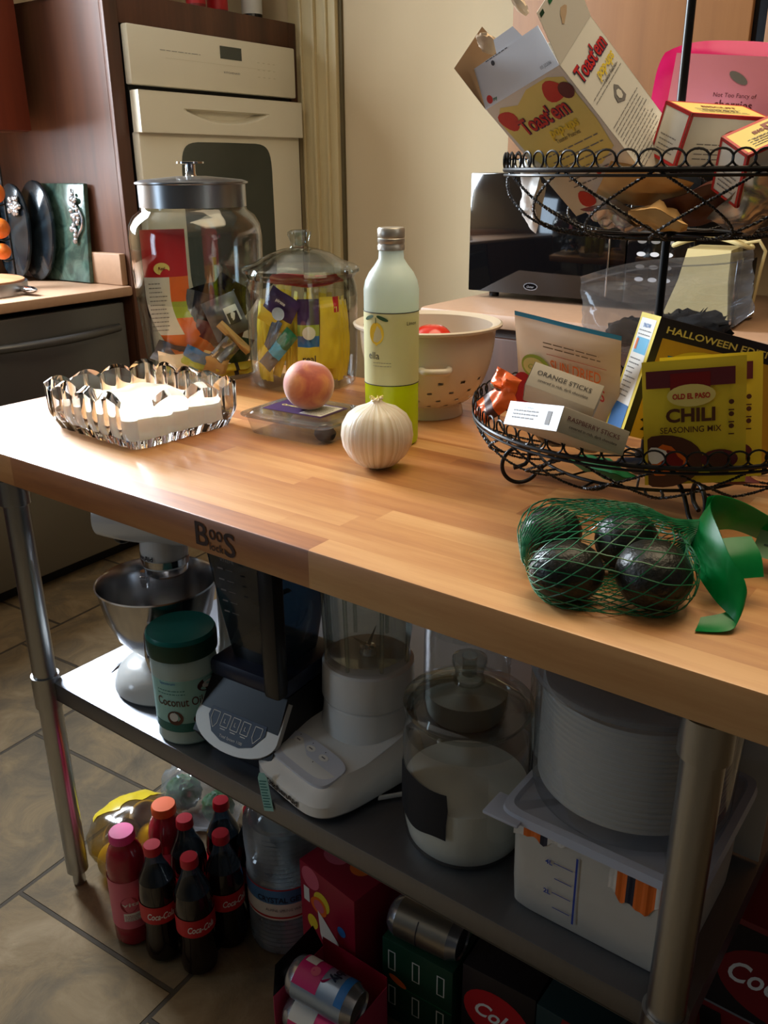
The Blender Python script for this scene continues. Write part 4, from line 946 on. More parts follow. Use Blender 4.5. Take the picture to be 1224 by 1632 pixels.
# pink pouch
t = thing('candy_pouch', 'hot pink stand-up pouch with pale pink label at the back of the top basket', 'pouch', matrix=TR((-0.366, 1.245, 1.392)) @ rot(z=math.radians(14), x=math.radians(-4), y=math.radians(5)))
p = MB(); pillow(p, .225, .135, .028, pink_film, nu=24, nv=18, wob=.002, seed=8)
for i, q in enumerate(p.v):
    if q.z > 0: p.v[i] = Vector((q.x*(1-.06*(q.z/.067)**4), q.y, q.z-.016*(abs(q.x)/.112)**4*(q.z/.067)-.04*max(0, q.x)*(q.z/.067)))
p.build('pouch_body', t)
p = MB(); fr = FR((-.095, -.0195, -.055), (1, 0, 0), (0, 0, 1)); p.rect(fr, .006, .035, .19, .103, pink_label, .0003); p.disc(fr, .085, .078, .013, .005, greyink, .0008, 14, rot=-.5); p.text(fr, .085, .056, 'Not Too Fancy of', .007, maroon, h=.0008); p.text(fr, .085, .043, 'cherries', .014, maroon, h=.0008, bold=.01); p.disc(fr, .15, .058, .012, .014, pink_film, .0008, 14); p.rect(fr, .139, .068, .161, .075, greyink, .001); p.text(fr, .135, .088, 'TOP UP', .007, maroon, h=.001)
p.build('label', t)
# low contents of the upper basket
def bx(x, y, z): return (GX+x, GY+y, z)
for i, (l_, nm, w_, h_, th_, m_, ps, r_) in enumerate([
 ('manila folded packet lying in the middle of the top basket', 'paper_packet', .10, .07, .012, manila, (-.010, -.07, 1.292), (1.0, .25, .5)),
 ('cream foil wrapper lying at the bottom of the top basket', 'foil_wrapper', .08, .055, .02, silverfoil, (-.040, -.07, 1.256), (1.25, .1, -.4)),
 ('gold brown wrapper lying at the bottom of the top basket', 'foil_wrapper', .07, .05, .02, manila, (.018, -.085, 1.258), (1.3, .2, .3)),
 ('brown packet lying against the right side of the top basket', 'paper_packet', .10, .06, .018, brown, (.06, -.045, 1.275), (1.0, -.3, -.2)),
 ('shiny white foil packet crumpled at the left of the top basket', 'foil_wrapper', .055, .085, .018, white_bright, (-.160, -.075, 1.282), (.3, .75, -.6)),
 ('clear crinkled foil at the right rim of the top basket', 'foil_wrapper', .06, .09, .015, silverfoil, (.12, -.07, 1.275), (.9, .3, .7)),
 ('dark wrapper under the boxes in the top basket', 'foil_wrapper', .11, .08, .02, blackfoil, (.04, .02, 1.262), (1.4, .1, .2))]):
    p = MB(); pillow(p, w_, h_, th_, m_, nu=12, nv=12, wob=.014, seed=60+i); tag(p.build(nm, None, TR(bx(*ps)) @ rot(*r_)), l_, 'wrapper')

# ---- lower basket contents
hm = RM(((0.7042, -0.6928, 0.1553), (0.662, 0.7197, 0.2093), (-0.2568, -0.0446, 0.9654)), (-0.3345, 1.140, 1.0138)); w_, d_, h_ = .225, .058, .150
hm = hm @ TR((0, 0, .031)) 
t = thing('puff_box', 'black and yellow Halloween edition snack box with white side panel in the lower basket', 'food box', matrix=hm)
blackbox = mat('black_box_card', (34, 26, 28), .4, var=.1)
p = MB(); carton(p, w_, d_, h_, blackbox); F = faces(w_, d_, h_); fr = F['left']
p.rect(fr, 0, 0, d_, h_, yellow, .0003); p.rect(fr, .006, .0, d_-.008, h_-.006, white_bright, .0006); p.rect(fr, .006, 0, d_-.008, .035, blue, .0009); p.rect(fr, .012, .100, d_-.010, .120, skyblue, .0009); p.rect(fr, .012, .104, .018, .118, orange, .0012)
p.text(fr, d_/2, .133, 'SNOW', .007, blue, bold=.02, h=.0012); p.lines(fr, .010, .128, d_-.01, 2, .005, .0012, greyink, .3, h=.001, seed=3); p.lines(fr, .010, .092, d_-.012, 9, .006, .0014, greyink, .5, h=.001, seed=4)
fr = F['front']; gold = mat('amber_print', (196, 150, 44), .45, var=.15)
p.rect(fr, .010, 0, w_-.004, h_-.024, gold, .0004); p.disc(fr, .082, .088, .062, .034, yellow, .0007, 28); p.text(fr, .012, h_-.017, 'HALLOWEEN EDITION', .0115, palegold, align='l', width=.165, bold=.02)
p.text(fr, .078, .082, 'pooh', .050, blue, bold=.05, width=.105, h=.001) if False else p.text(fr, .078, .084, 'noon', .046, blue, bold=.06, width=.108, h=.001); p.text(fr, .078, .084, 'noon', .046, white_bright, bold=.015, width=.105, h=.0014)
# spiky dark creature silhouette (generic shape)
pts = []
for k in range(40):
    a = 2*PI*k/40; r_ = .036*(1+(.22 if k % 2 else -.05)); pts.append((.055+r_*math.cos(a)*.9, .030+r_*math.sin(a)*.95))
p.poly(fr, pts, darkfood, .0012); p.build('carton_body', t)

def chili(R_, pos, label, w_, h_):
    t = thing('seasoning_packet', label, 'packet', matrix=RM(R_, pos), group='chili seasoning packets'); p = MB(); pillow(p, w_, h_, .008, yellow, nu=12, nv=12, crimp=.1); 
    fr = FR((-w_/2, -.0046, -h_/2), (1, 0, 0), (0, 0, 1))
    p.rect(fr, .004, h_-.030, w_-.012, h_-.010, maroon, .0002); p.rect(fr, .030, h_-.044, w_-.038, h_-.014, darkred, .0005); p.disc(fr, w_/2-.003, h_-.040, .026, .013, palegold, .0008, 24); p.text(fr, w_/2-.003, h_-.0435, 'OLD EL PASO', .0085, red, width=.040, bold=.03, h=.0012)
    p.text(fr, w_/2-.004, h_-.070, 'CHILI', .0215, brown, width=.053, bold=.035); p.text(fr, w_/2-.004, h_-.083, 'SEASONING MIX', .010, brown, width=.066, bold=.01)
    n = 24; cxx, cyy = .030, .030
    p.poly(fr, [(.004+.062*max(0, math.sin(PI*k/n))*1.0, .008+.0) if False else (max(.004, .020+.045*math.cos(2*PI*k/n)), .030+.032*math.sin(2*PI*k/n)) for k in range(n)], brown, .0004)
    p.disc(fr, .026, .030, .020, .018, orange, .0007, 14, wob=.2); p.disc(fr, .030, .030, .012, .012, darkred, .0009, 10, wob=.25); p.disc(fr, .014, .038, .011, .010, white_bright, .0011, 12, wob=.15)
    p.disc(fr, .082, .030, .020, .012, maroon, .0005, 20); p.disc(fr, .082, .024, .014, .014, brown, .0007, 16)
    for k in range(3): p.disc(fr, w_-.016, h_-.050-k*.014, .003, .003, brown, .0006, 8); p.rect(fr, w_-.019, h_-.060-k*.014, w_-.013, h_-.0585-k*.014, brown, .0006)
    p.build('packet_body', t)
chili(((0.9169, -0.3848, -0.1059), (0.3799, 0.9228, -0.0637), (0.1222, 0.0182, 0.9923)), (-0.2985, 0.9862, 1.0443), 'yellow chili seasoning packet in front, standing against the basket rim', .1106, .1469)
chili(((0.8711, -0.4695, -0.1441), (0.4826, 0.8728, 0.0735), (0.0913, -0.1335, 0.9868)), (-0.2906, 1.021, 1.0442), 'second yellow seasoning packet showing only its right edge behind the front one', .1136, .1442)
# rice/pasta box edge to the right of the packets
p = MB(); p.box((0, 0, 0), (.10, .03, .13), blackbox, .001); fr = FR((-.05, -.015, -.065), (1, 0, 0), (0, 0, 1)); p.rect(fr, .01, .01, .09, .12, brown, .0004); p.text(fr, .04, .08, 'ST', .03, white_mat, bold=.03); tag(p.build('food_box', None, TR((-.165, 1.105, 1.025)) @ rot(z=-.35, x=-.1)), 'dark brown box at the far right edge behind the seasoning packets', 'food box')

# tomato pouch
Rm = ((0.9898, 0.1251, 0.0685), (-0.0981, 0.9458, -0.3095), (-0.1035, 0.2996, 0.9484)); w_, h_ = .160, .155
creamp = mat('peach_cream_pouch', (222, 190, 156), .35, var=.05)
t = thing('tomato_pouch', 'cream stand-up pouch of sun dried tomatoes with teal zip edge behind the boxes', 'pouch', matrix=RM(Rm, (-0.503, 1.080, 1.0556)))
tealedge = mat('teal_edge_print', (24, 128, 160), .4)
p = MB(); pillow(p, w_, h_, .026, creamp, mf=lambda u, v: tealedge if v > .925 else creamp, nu=24, nv=26, crimp=.08, wob=.003, seed=5)
fr = FR((-w_/2, -.0155, -h_/2), (1, 0, 0), (0, 0, 1))
p.disc(fr, .042, .088, .023, .019, lime, .0006, 26); p.disc(fr, .040, .088, .018, .014, palegold, .0009, 20); p.text(fr, .041, .084, 'Calif', .011, lime, shear=.3, h=.0014)
p.lines(fr, .055, .128, .15, 2, .006, .0016, kraft, .2, seed=5); p.rect(fr, .060, .1125, .150, .1132, red, .0006)
p.text(fr, .104, .090, 'SUN DRIED', .023, orange, width=.076, bold=.005); p.text(fr, .106, .065, 'TOMATOES', .024, red, width=.084, bold=.01)
p.disc(fr, .022, .045, .020, .030, red, .0006, 24); p.build('pouch_body', t)

# chocolate stick boxes
grey_card = mat('warm_grey_card', (176, 166, 150), .45, var=.03); cold_white = mat('cool_white_card', (206, 214, 224), .35, var=.03)
def sticks(R_, pos, w_, d_, h_, label, word, wc, flip):
    t = thing('chocolate_box', label, 'food box', matrix=RM(R_, pos), group='chocolate stick boxes'); p = MB(); carton(p, w_, d_, h_, grey_card); F = faces(w_, d_, h_); fr = F['front'] if not flip else F['front']
    p.text(fr, w_*.48, h_*.54, word, h_*.25, wc, width=w_*.78, bold=.005); p.text(fr, w_*.50, h_*.28, 'covered in rich, dark chocolate', h_*.15, ink, width=w_*.72, bold=.01)
    if flip:
        p.rect(F['top'], 0, 0, w_, d_, cold_white, .0004)
    L_ = F['left']; p.rect(L_, 0, 0, d_, h_, cold_white, .0004); 
    if word[0] == 'R':
        L_ = FR((-w_/2, d_/2, -h_/2), (0, -1, 0), (0, 0, 1)); p.lines(L_, d_*.12, h_*.62, d_*.62, 3, h_*.15, h_*.06, greyink, .2, seed=4); p.rect(L_, d_*.76, h_*.2, d_*.84, h_*.75, greyink, .0008); p.text(L_, d_*.4, h_*.74, 'NUTRITION', h_*.12, ink)
    p.build('carton_body', t)
sticks(((0.4927, -0.8684, 0.0561), (0.775, 0.4672, 0.4256), (-0.3958, -0.1661, 0.9032)), (-0.413, 0.8898+.004, 1.0408), .0946, .1039, .0277, 'grey box reading raspberry sticks lying lower, with bright white end', 'RASPBERRY STICKS', maroon, False)
sticks(((0.9244, -0.3813, 0.0055), (0.2657, 0.6543, 0.708), (-0.2736, -0.653, 0.7062)), (-0.4492, 0.9541+.004, 1.0609+.002), .0864, .0418, .0331, 'grey box reading orange sticks propped above the raspberry one', 'ORANGE STICKS', ink, False)
# orange candy wrapper at the left rim, green packet below, dark bits
of = mat('orange_foil', (226, 96, 30), .3, .2, var=.2, scale=30)
p = MB(); pillow(p, .036, .070, .009, of, mf=lambda u, v: brown if (.3 < v < .45) else of, nu=12, nv=16, wob=.007, seed=91); tag(p.build('candy_wrapper', None, TR((-.575, 1.015, 1.020)) @ rot(-.4, .85, -.5)), 'orange candy wrapper hooked over the left rim of the lower basket', 'wrapper')
p = MB(); pillow(p, .045, .030, .010, of, mf=lambda u, v: silverfoil if v < .12 else of, nu=12, nv=10, wob=.010, seed=95); tag(p.build('candy_wrapper', None, TR((-.562, 1.020, 1.048)) @ rot(-.3, .25, -.3)), 'upright orange wrapper end above the left rim of the lower basket', 'wrapper')
p = MB(); pillow(p, .09, .055, .018, green, nu=12, nv=10, wob=.008, seed=92); tag(p.build('snack_packet', None, TR((-.42, 1.02, .958)) @ rot(1.3, 0, -.4)), 'green packet lying on the bottom of the lower basket', 'packet')
for i, (x, y, z, m_) in enumerate(((-.50, 1.10, .962, blackfoil), (-.36, 1.06, .958, navyfoil), (-.30, 1.08, .956, maroon))):
    p = MB(); pillow(p, .10, .07, .02, m_, nu=12, nv=10, wob=.010, seed=97+i); tag(p.build('snack_packet', None, TR((x, y, z)) @ rot(1.35, .1, .3*i)), ('black', 'navy', 'maroon')[i] + ' packet on the bottom of the lower basket under the boxes', 'packet')

# zip bag with dark leaves
t = thing('zip_bag', 'clear zip bag with dark dried leaves stretched out behind the pole between the tiers', 'bag', matrix=TR((-0.435, 1.235, 1.130)) @ rot(z=math.radians(6), y=math.radians(-8)))
p = MB()
def zf(side):
    def fn(u, v):
        x = (u-.5)*.235; top_ = .055+.020*u; bot = -.085+.075*abs(u-.42)**1.2*2.0
        if u < .12: bot += .0
        z = bot+(top_-bot)*v; th_ = .028*(math.sin(PI*min(1, max(0, u)))**.6)*(1-v)**.5*max(0.0, math.sin(PI*min(1, v*1.2+.04)))**.4
        wr = .0035*mnoise.noise(Vector((u*3, v*9+u*4, side*3)))*(1.2)
        return (x+.004*mnoise.noise(Vector((v*6, 0, 0))), side*th_+wr, z+.006*math.sin(u*5))
    return fn
p.grid(zf(-1), 36, 24, zip_film); p.grid(zf(1), 36, 24, zip_film, flip=True); p.build('bag_film', t)
p = MB(); p.blob((.020, 0, -.038), (.070, .022, .033), darkfood, 32, 20, fn=lambda d: 1+.22*mnoise.noise(d*3.1)+.12*mnoise.noise(d*9)); p.blob((-.05, 0, -.028), (.035, .014, .02), darkfood, 20, 14, fn=lambda d: 1+.25*mnoise.noise(d*4))
rr = random.Random(5)
for k in range(30):
    a = rr.random()*PI; c = Vector((.02+.062*math.cos(a), rr.uniform(-.018, .018), -.036+.028*math.sin(a))); d_ = Vector((math.cos(a)+rr.uniform(-.5, .5), rr.uniform(-.3, .3), math.sin(a)*.6+rr.uniform(-.2, .5)))*.010
    p.tube([c, c+d_], .0016, darkfood, 4, radii=[.0022, .0004])
p.build('dried_leaves', t)['kind'] = 'stuff'
p = MB(); p.tube([(-.117+.235*i/20, .002, .046+.016*i/20+.006*math.sin(i/20*5)) for i in range(21)], .0012, zip_film, 5); p.build('zip_strip', t)

# ================================================================== AVOCADOS IN NET
avs = [((-.337, .760), .033, .040, 'front left avocado inside the green net'), ((-.262, .795), .037, .042, 'front right avocado inside the green net, the largest in view'), ((-.396, .842), .032, .038, 'back left avocado inside the green net'), ((-.318, .868), .034, .036, 'back right avocado inside the green net below the basket rim')]
avm = fruit_mat('avocado_skin', [(.3, (10, 13, 9)), (.55, (22, 22, 15)), (.75, (42, 36, 20))], 26, .40, 0, .0012)
for i, ((x, y), r, l_, lb) in enumerate(avs):
    p = MB(); ang = (.5, 2.4, 1.2, .2)[i]
    p.blob((0, 0, 0), (l_, r, r*.96), avm, 36, 24, fn=lambda d: 1-.10*max(0, d.x)**2+.012*mnoise.noise(d*7)); av = p.build('avocado', None, TR((x, y, T+r*.96)) @ rot(z=ang)); tag(av, lb, 'avocado', 'avocados in the net')
    q = MB(); q.lathe([(0, -.002), (.003, -.001), (.0028, .002), (0, .003)], kraft, 12); q.build('stem_button', av, TR((l_*.93, 0, 0)) @ rot(y=PI/2))
net_c = Vector((-.325, .820, T+.034)); dirs = []
for k in range(260):
    z = 1-2*(k+.5)/260; a = k*2.39996; s_ = math.sqrt(1-z*z); dirs.append(Vector((s_*math.cos(a), s_*math.sin(a), z)))
sup = []
for n_ in dirs:
    h_ = max((Vector((x, y, T+r))-net_c).dot(n_)+r*1.16+.001 for (x, y), r, l_, lb in avs); sup.append(h_)
def hull(d):
    d = d.normalized(); best = 9
    for n_, h_ in zip(dirs, sup):
        q = n_.dot(d)
        if q > .05: best = min(best, h_/q)
    return net_c+d*best
neck = Vector((-.246, .888, T+.060))
netm = mat('green_net_cord', (24, 104, 66), .35, var=.1)
t = thing('net_bag', 'green mesh net bag pulled around four avocados', 'net bag')
ax = (neck-net_c).normalized(); e1 = ax.orthogonal().normalized(); e2 = ax.cross(e1); p = MB(); NW = 38
def netpt(phi, th):   # th 0 at far pole, PI at the neck
    d = -ax*math.cos(th)+(e1*math.cos(phi)+e2*math.sin(phi))*math.sin(th); q = hull(d)
    if th > PI*.86:
        k = (th-PI*.86)/(PI*.14); rim_ = neck+(e1*math.cos(phi)+e2*math.sin(phi))*.008; q = q.lerp(rim_, k*k*(3-2*k)) 
    q = q+Vector((mnoise.noise(q*60), mnoise.noise(q*60+Vector((9, 0, 0))), mnoise.noise(q*60+Vector((0, 9, 0)))))*.0014
    if q.z < T+.0012: q.z = T+.0012
    return q
for s_ in (-1, 1):
    for k in range(NW):
        pts = [netpt(2*PI*k/NW+s_*1.5*j/46, .06*PI+(.935*PI)*j/46) for j in range(47)]
        p.tube(pts, .00070, netm, 4)
p.build('net', t)
gband = translucent('green_plastic_band', (0, 146, 72), .35, .3)
def ribbon(q, path, wvec, wd, m, th=.0006):
    P = [Vector(v) for v in path]; W = [Vector(v).normalized() for v in wvec]; n = len(P)*6
    def cat(L_, u):
        f = u*(len(L_)-1); i = min(int(f), len(L_)-2); s_ = f-i; p0 = L_[max(i-1, 0)]; p1 = L_[i]; p2 = L_[i+1]; p3 = L_[min(i+2, len(L_)-1)]
        return 0.5*((2*p1)+(p2-p0)*s_+(2*p0-5*p1+4*p2-p3)*s_*s_+(3*p1-p0-3*p2+p3)*s_**3)
    for sd in (0, 1):
        def fn(u, v):
            c = cat(P, u); w__ = cat(W, u); tt = (cat(P, min(1, u+.02))-cat(P, max(0, u-.02))).normalized(); nn = tt.cross(w__).normalized()
            return c+w__*wd(u)*(v-.5)+nn*th*sd+nn*.0015*math.sin(v*PI)
        q.grid(fn, n, 6, m, flip=sd == 1)
q = MB()
ribbon(q, [(-.250, .893, T+.066), (-.240, .865, T+.062), (-.222, .838, T+.052), (-.200, .815, T+.040), (-.180, .806, T+.026), (-.178, .800, T+.014), (-.190, .790, T+.007), (-.208, .778, T+.0045)],
       [(.3, .3, .9), (.1, .3, .9), (.2, .2, .9), (.1, .3, .9), (.0, .5, .8), (0, .8, .5), (-.1, .9, .3), (-.1, .95, .2)], lambda u: .050*(1-.80*u)+.012, gband); q.build('green_band_tail', t)
q = MB()
ribbon(q, [(-.250, .893, T+.066), (-.243, .915, T+.066), (-.225, .945, T+.058), (-.190, .955, T+.044), (-.150, .945, T+.034), (-.110, .930, T+.026), (-.06, .915, T+.02)],
       [(.1, .1, 1), (.2, -.2, .9), (.3, -.5, .8), (.2, -.6, .7), (.1, -.7, .7), (.1, -.7, .7), (.1, -.7, .7)], lambda u: .050+.010*u, gband)
q.build('green_band', t)
q = MB()
ribbon(q, [(-.215, .876, T+.058), (-.200, .862, T+.046), (-.192, .852, T+.028)], [(.8, .6, .1)]*3, lambda u: .045, gband); q.build('green_band_loop', t)
lbl = translucent('pale_green_sticker', (128, 176, 128), .2, .5)
q = MB(); fr = FR((-.205, .935, T+.020), Vector((.98, -.14, 0)).normalized(), Vector((.1, .69, .72)).normalized()); q.rect(fr, .0, .0, .11, .052, lbl, .0045); q.lines(fr, .012, .040, .08, 3, .009, .002, darkgreen, .4, h=.0052, seed=3); q.rect(fr, .01, .014, .045, .016, darkgreen, .0052)
q.build('sticker', t)

# ================================================================== ON THE STEEL SHELF
S = SZ + 0.0005
bowl_steel = mat('polished_bowl_steel', (190, 190, 192), 0.2, 1.0, var=.04, stretch=(1, 1, 10))
# ---- stand mixer
MX, MY = -1.125, .850
t = thing('stand_mixer', 'white stand mixer with polished steel bowl at the left end of the shelf', 'mixer', (MX, MY, S), math.radians(-60))
p = MB(); vs = []
def base_sh(a, z): return 1+.55*max(0, math.cos(a))**2
p.lathe([(0, 0), (.085, 0), (.090, .006), (.088, .020), (.080, .034), (.064, .046), (.045, .052), (0, .054)], white_pl, 56, shape=lambda a, z: 1+.30*max(0, math.sin(a))**2*1.0)
p.lathe([(.0, .0), (.058, .0), (.050, .06), (.044, .16), (.044, .24), (0, .25)], white_pl, 40, (0, .150, 0)); p.box((0, .10, .02), (.11, .14, .036), white_pl, .015)
p.build('base', t)
p = MB(); q = [(.090, .000, .2)]
p.lathe([(.030, .052), (.034, .056), (.052, .075), (.076, .105), (.090, .140), (.097, .175), (.100, .196), (.103, .198), (.101, .200), (.098, .196), (.094, .172), (.086, .140), (.072, .108), (.048, .080), (0, .072)], bowl_steel, 72); bo = p.build('bowl', t)
p = MB(); p.tube([(.098, .02, .16), (.125, .028, .165), (.135, .03, .13), (.12, .028, .095), (.085, .02, .10)], .006, bowl_steel, 10); p.build('bowl_handle', bo)
p = MB()
def head(u, v):
    a = 2*PI*u; y = -.085+.30*v; k = math.sin(PI*min(1, .12+v*.80))**.42
    return (.055*k*math.cos(a), y, .315+.052*k*math.sin(a)+.006*math.sin(v*3))
p.grid(head, 32, 20, white_pl); p.lathe([(0, 0), (.028, 0), (.028, .012), (0, .016)], white_pl, 32, M=TR((0, -.074, .318)) @ rot(x=PI/2)); hd = p.build('motor_head', t)
p = MB(); p.lathe([(0, .214), (.030, .214), (.036, .220), (.037, .232), (.034, .234)], chrome, 40, (0, .02, 0)); p.lathe([(.038, .232), (.040, .262), (.038, .29)], white_pl, 40, (0, .02, 0)); cy = CYL(.0400, .236, (0, .02), a0=.75); p.rect(cy, -.10, .0, .10, .012, chrome, .0008, 24); p.text(cy, .0, .014, 'KitchenAid', .012, ink, width=.055, bold=.03); p.build('drive_collar', hd)
p = MB(); p.lathe([(0, 0), (.018, 0), (.020, .006), (.016, .014), (0, .016)], blackplastic, 24, M=TR((-.030, -.050, .270)) @ rot(y=-PI/2)); p.lathe([(0, 0), (.010, 0), (.010, .02), (0, .022)], chrome, 20, M=TR((-.034, -.050, .270)) @ rot(y=-PI/2)); p.build('knob', hd)
p = MB(); p.blob((-.010, -.055, .274), (.016, .016, .014), blackplastic, 20, 14); p.build('lock_knob', hd)
p = MB(); p.tube([(0, -.02, .214), (0, -.02, .185)], .007, chrome, 12); p.box((0, -.02, .20), (.020, .012, .014), chrome, .003); p.build('beater_shaft', hd)
p = MB(); p.box((0, 0, 0), (.030, .002, .022), chrome, .001); p.text(FR((-.015, -.0012, -.011), (1, 0, 0), (0, 0, 1)), .015, .006, 'K', .014, ink, bold=.02); p.build('badge', t, TR((.0, -.088, .024)) @ rot(x=-.9))

# ---- coconut oil jar
cx_, cy_ = -.982, .777
milky = translucent('milky_plastic', (206, 224, 214), .3, .3)
t = thing('oil_jar', 'plastic coconut oil jar with dark green lid on the steel shelf', 'jar', (cx_, cy_, S), facecam(cx_, cy_))
p = MB(); p.lathe([(0, .002), (.046, 0), (.050, .005), (.048, .018), (.0495, .024), (.0505, .10), (.0520, .128), (.050, .148), (.046, .156)], milky, 56); p.build('body', t)
p = MB(); p.lathe([(.0535, .152), (.0545, .154), (.0545, .182), (.052, .187), (.049, .186), (.0, .185)], teal, 64); p.lathe([(.0547, .152), (.0552, .156), (.0552, .176), (.0547, .180)], darkgreen, 64); p.build('lid', t)
p = MB(); cy = CYL(.0506, .026, taper=lambda z: .0500+.0012*max(0, (z-.03)/.12)); pale = mat('pale_teal_label', (150, 200, 190), .4, var=.05)
p.rect(cy, -.075, 0, .075, .096, pale, .0006, 26); p.rect(cy, -.075, .0, .075, .016, teal, .0009, 26)
p.text(cy, -.014, .048, 'Coconut Oil', .021, brown, width=.074, h=.0012, bold=.01); p.text(cy, -.030, .086, 'Spectrum', .007, blue, h=.0012); p.lines(cy, -.05, .074, .0, 2, .006, .0015, teal, .3, seed=4)
p.disc(cy, .036, .078, .020, .012, brown, .0012, 20); p.disc(cy, .036, .078, .012, .006, white_mat, .0015, 16); p.disc(cy, -.022, .026, .013, .013, brown, .0012, 20); p.disc(cy, -.024, .028, .007, .008, white_mat, .0015, 14); p.disc(cy, .016, .022, .010, .009, brown, .0012, 16)
p.build('label', t)

# ---- black blender
NX, NY = -.858, .835
t = thing('black_blender', 'black blender with silver control panel and smoky square jug on the shelf', 'blender', (NX, NY, S), math.radians(4))
metalp = mat('brushed_silver_panel', (196, 192, 184), .4, .35, var=.04); panelblue = mat('slate_blue_panel', (46, 60, 84), .35)
p = MB()
vs = [(-.060, -.070, 0), (.060, -.070, 0), (.068, .09, 0), (-.068, .09, 0), (-.078, -.090, .040), (.078, -.090, .040), (.082, .10, .040), (-.082, .10, .040), (-.074, -.040, .120), (.074, -.040, .120), (.076, .095, .120), (-.076, .095, .120)]
p.add(vs, [[3, 2, 1, 0], [0, 1, 5, 4], [1, 2, 6, 5], [2, 3, 7, 6], [3, 0, 4, 7], [4, 5, 9, 8], [5, 6, 10, 9], [6, 7, 11, 10], [7, 4, 8, 11], [8, 9, 10, 11]], blackplastic, False); p.build('motor_base', t)
p = MB(); slope = Vector((0, .062, .078)).normalized(); fr = FR((-.080, -.0985, .030), (1, 0, 0), slope)
out = []
for k in range(21):
    a = PI+PI*k/20; out.append((.080+.080*math.cos(a), .040+.040*math.sin(a)))
out += [(.156, .100), (.004, .100)]
n = len(out); p.add([fr(x, y, .004) for x, y in out]+[fr(x, y, -.006) for x, y in out], [list(range(n))]+[[i, i+n, (i+1) % n+n, (i+1) % n] for i in range(n)], metalp, False)
p.rect(fr, .006, .080, .154, .100, mat('bronze_band', (120, 104, 84), .4, .6), .0050); p.disc(fr, .080, .088, .021, .006, metalp, .0056, 20); p.text(fr, .080, .0855, 'NINJA', .007, ink, bold=.03, h=.0062)
pl_ = [(.026, .058), (.134, .058), (.136, .044), (.120, .022), (.098, .014), (.062, .014), (.040, .022), (.024, .044)]; p.poly(fr, pl_, panelblue, .0052)
def outline(pts):
    for i in range(len(pts)):
        a, b_ = Vector(pts[i]), Vector(pts[(i+1) % len(pts)]); d = (b_-a).normalized()*.0005; n_ = Vector((-d.y, d.x)); p.poly(fr, [tuple(a-n_), tuple(b_-n_), tuple(b_+n_), tuple(a+n_)], white_bright, .0058)
outline([(.031, .053), (.045, .053), (.045, .036), (.040, .028), (.031, .040)]); outline([(.129, .053), (.115, .053), (.115, .036), (.120, .028), (.129, .040)])
for k in range(3): x = .052+k*.020; outline([(x, .053), (x+.014, .053), (x+.014, .034), (x, .034)]); p.text(fr, x+.007, .040, 'L', .009, white_bright, h=.006); p.rect(fr, x+.002, .030, x+.012, .0312, white_bright, .0058)
p.text(fr, .080, .019, 'Total System 1100', .006, white_bright, h=.006); p.build('control_panel', t)
p = MB(); p.box2((-.074, -.050, .118), (.076, .100, .150), navy, .010); p.build('jug_collar', t)
p = MB()
def jug(u, v):
    a = 2*PI*u; k = .26; r_ = .050+.024*min(1, v*1.1)**.9
    return (r_*math.copysign(abs(math.cos(a))**k, math.cos(a)), .025+r_*math.copysign(abs(math.sin(a))**k, math.sin(a)), .150+.215*v)
p.grid(jug, 48, 16, smoke_pl); jg = p.build('jug', t)
p = MB(); f3 = FR((-.05, -.0455, .150), (1, 0, 0), Vector((0, -.10, .99)).normalized())
for k in range(5): p.rect(f3, .045, .10+k*.018, .058, .1008+k*.018, greyink, .004); p.rect(f3, .030, .0995+k*.018, .040, .102+k*.018, greyink, .004)
p.text(f3, .05, .185, 'XTREME', .007, greyink, h=.004); p.build('measure_marks', jg)
p = MB(); p.box2((.046, -.062, .125), (.076, -.036, .365), blackplastic, .006); p.box2((-.078, -.045, .355), (.078, .10, .375), blackplastic, .004); p.build('handle', t)
p = MB(); p.tube([(0, .025, .15), (0, .025, .34)], .004, chrome, 8)
for z, a in ((.18, .3), (.24, 1.4), (.30, 2.3)): p.box((0, 0, 0), (.07, .010, .0012), chrome, 0, TR((0, .025, z)) @ rot(z=a, x=.2))
p.build('blade_stack', jg)
# price tag
p = MB(); pts_t = [(-.008, 0), (.008, 0), (.008, .052), (.004, .060), (-.004, .060), (-.008, .052)]
n = 6; p.add([(x, -.0003, z) for x, z in pts_t]+[(x, .0003, z) for x, z in pts_t], [list(range(n)), list(range(n, 2*n))[::-1]]+[[i, n+i, n+(i+1) % n, (i+1) % n] for i in range(n)], pale, False)
fr = FR((-.008, -.0005, 0), (1, 0, 0), (0, 0, 1)); [p.rect(fr, .0015+(k % 2)*.0006, .006+k*.0045, .0142-(k % 3)*.001, .0075+k*.0045, teal, .0004) for k in range(10)]
tag(p.build('paper_tag', None, TR((-.752, .7195, .452)) @ rot(x=-.12, y=-.22, z=.25)), 'small turquoise tag hanging over the shelf edge below the black blender', 'tag')

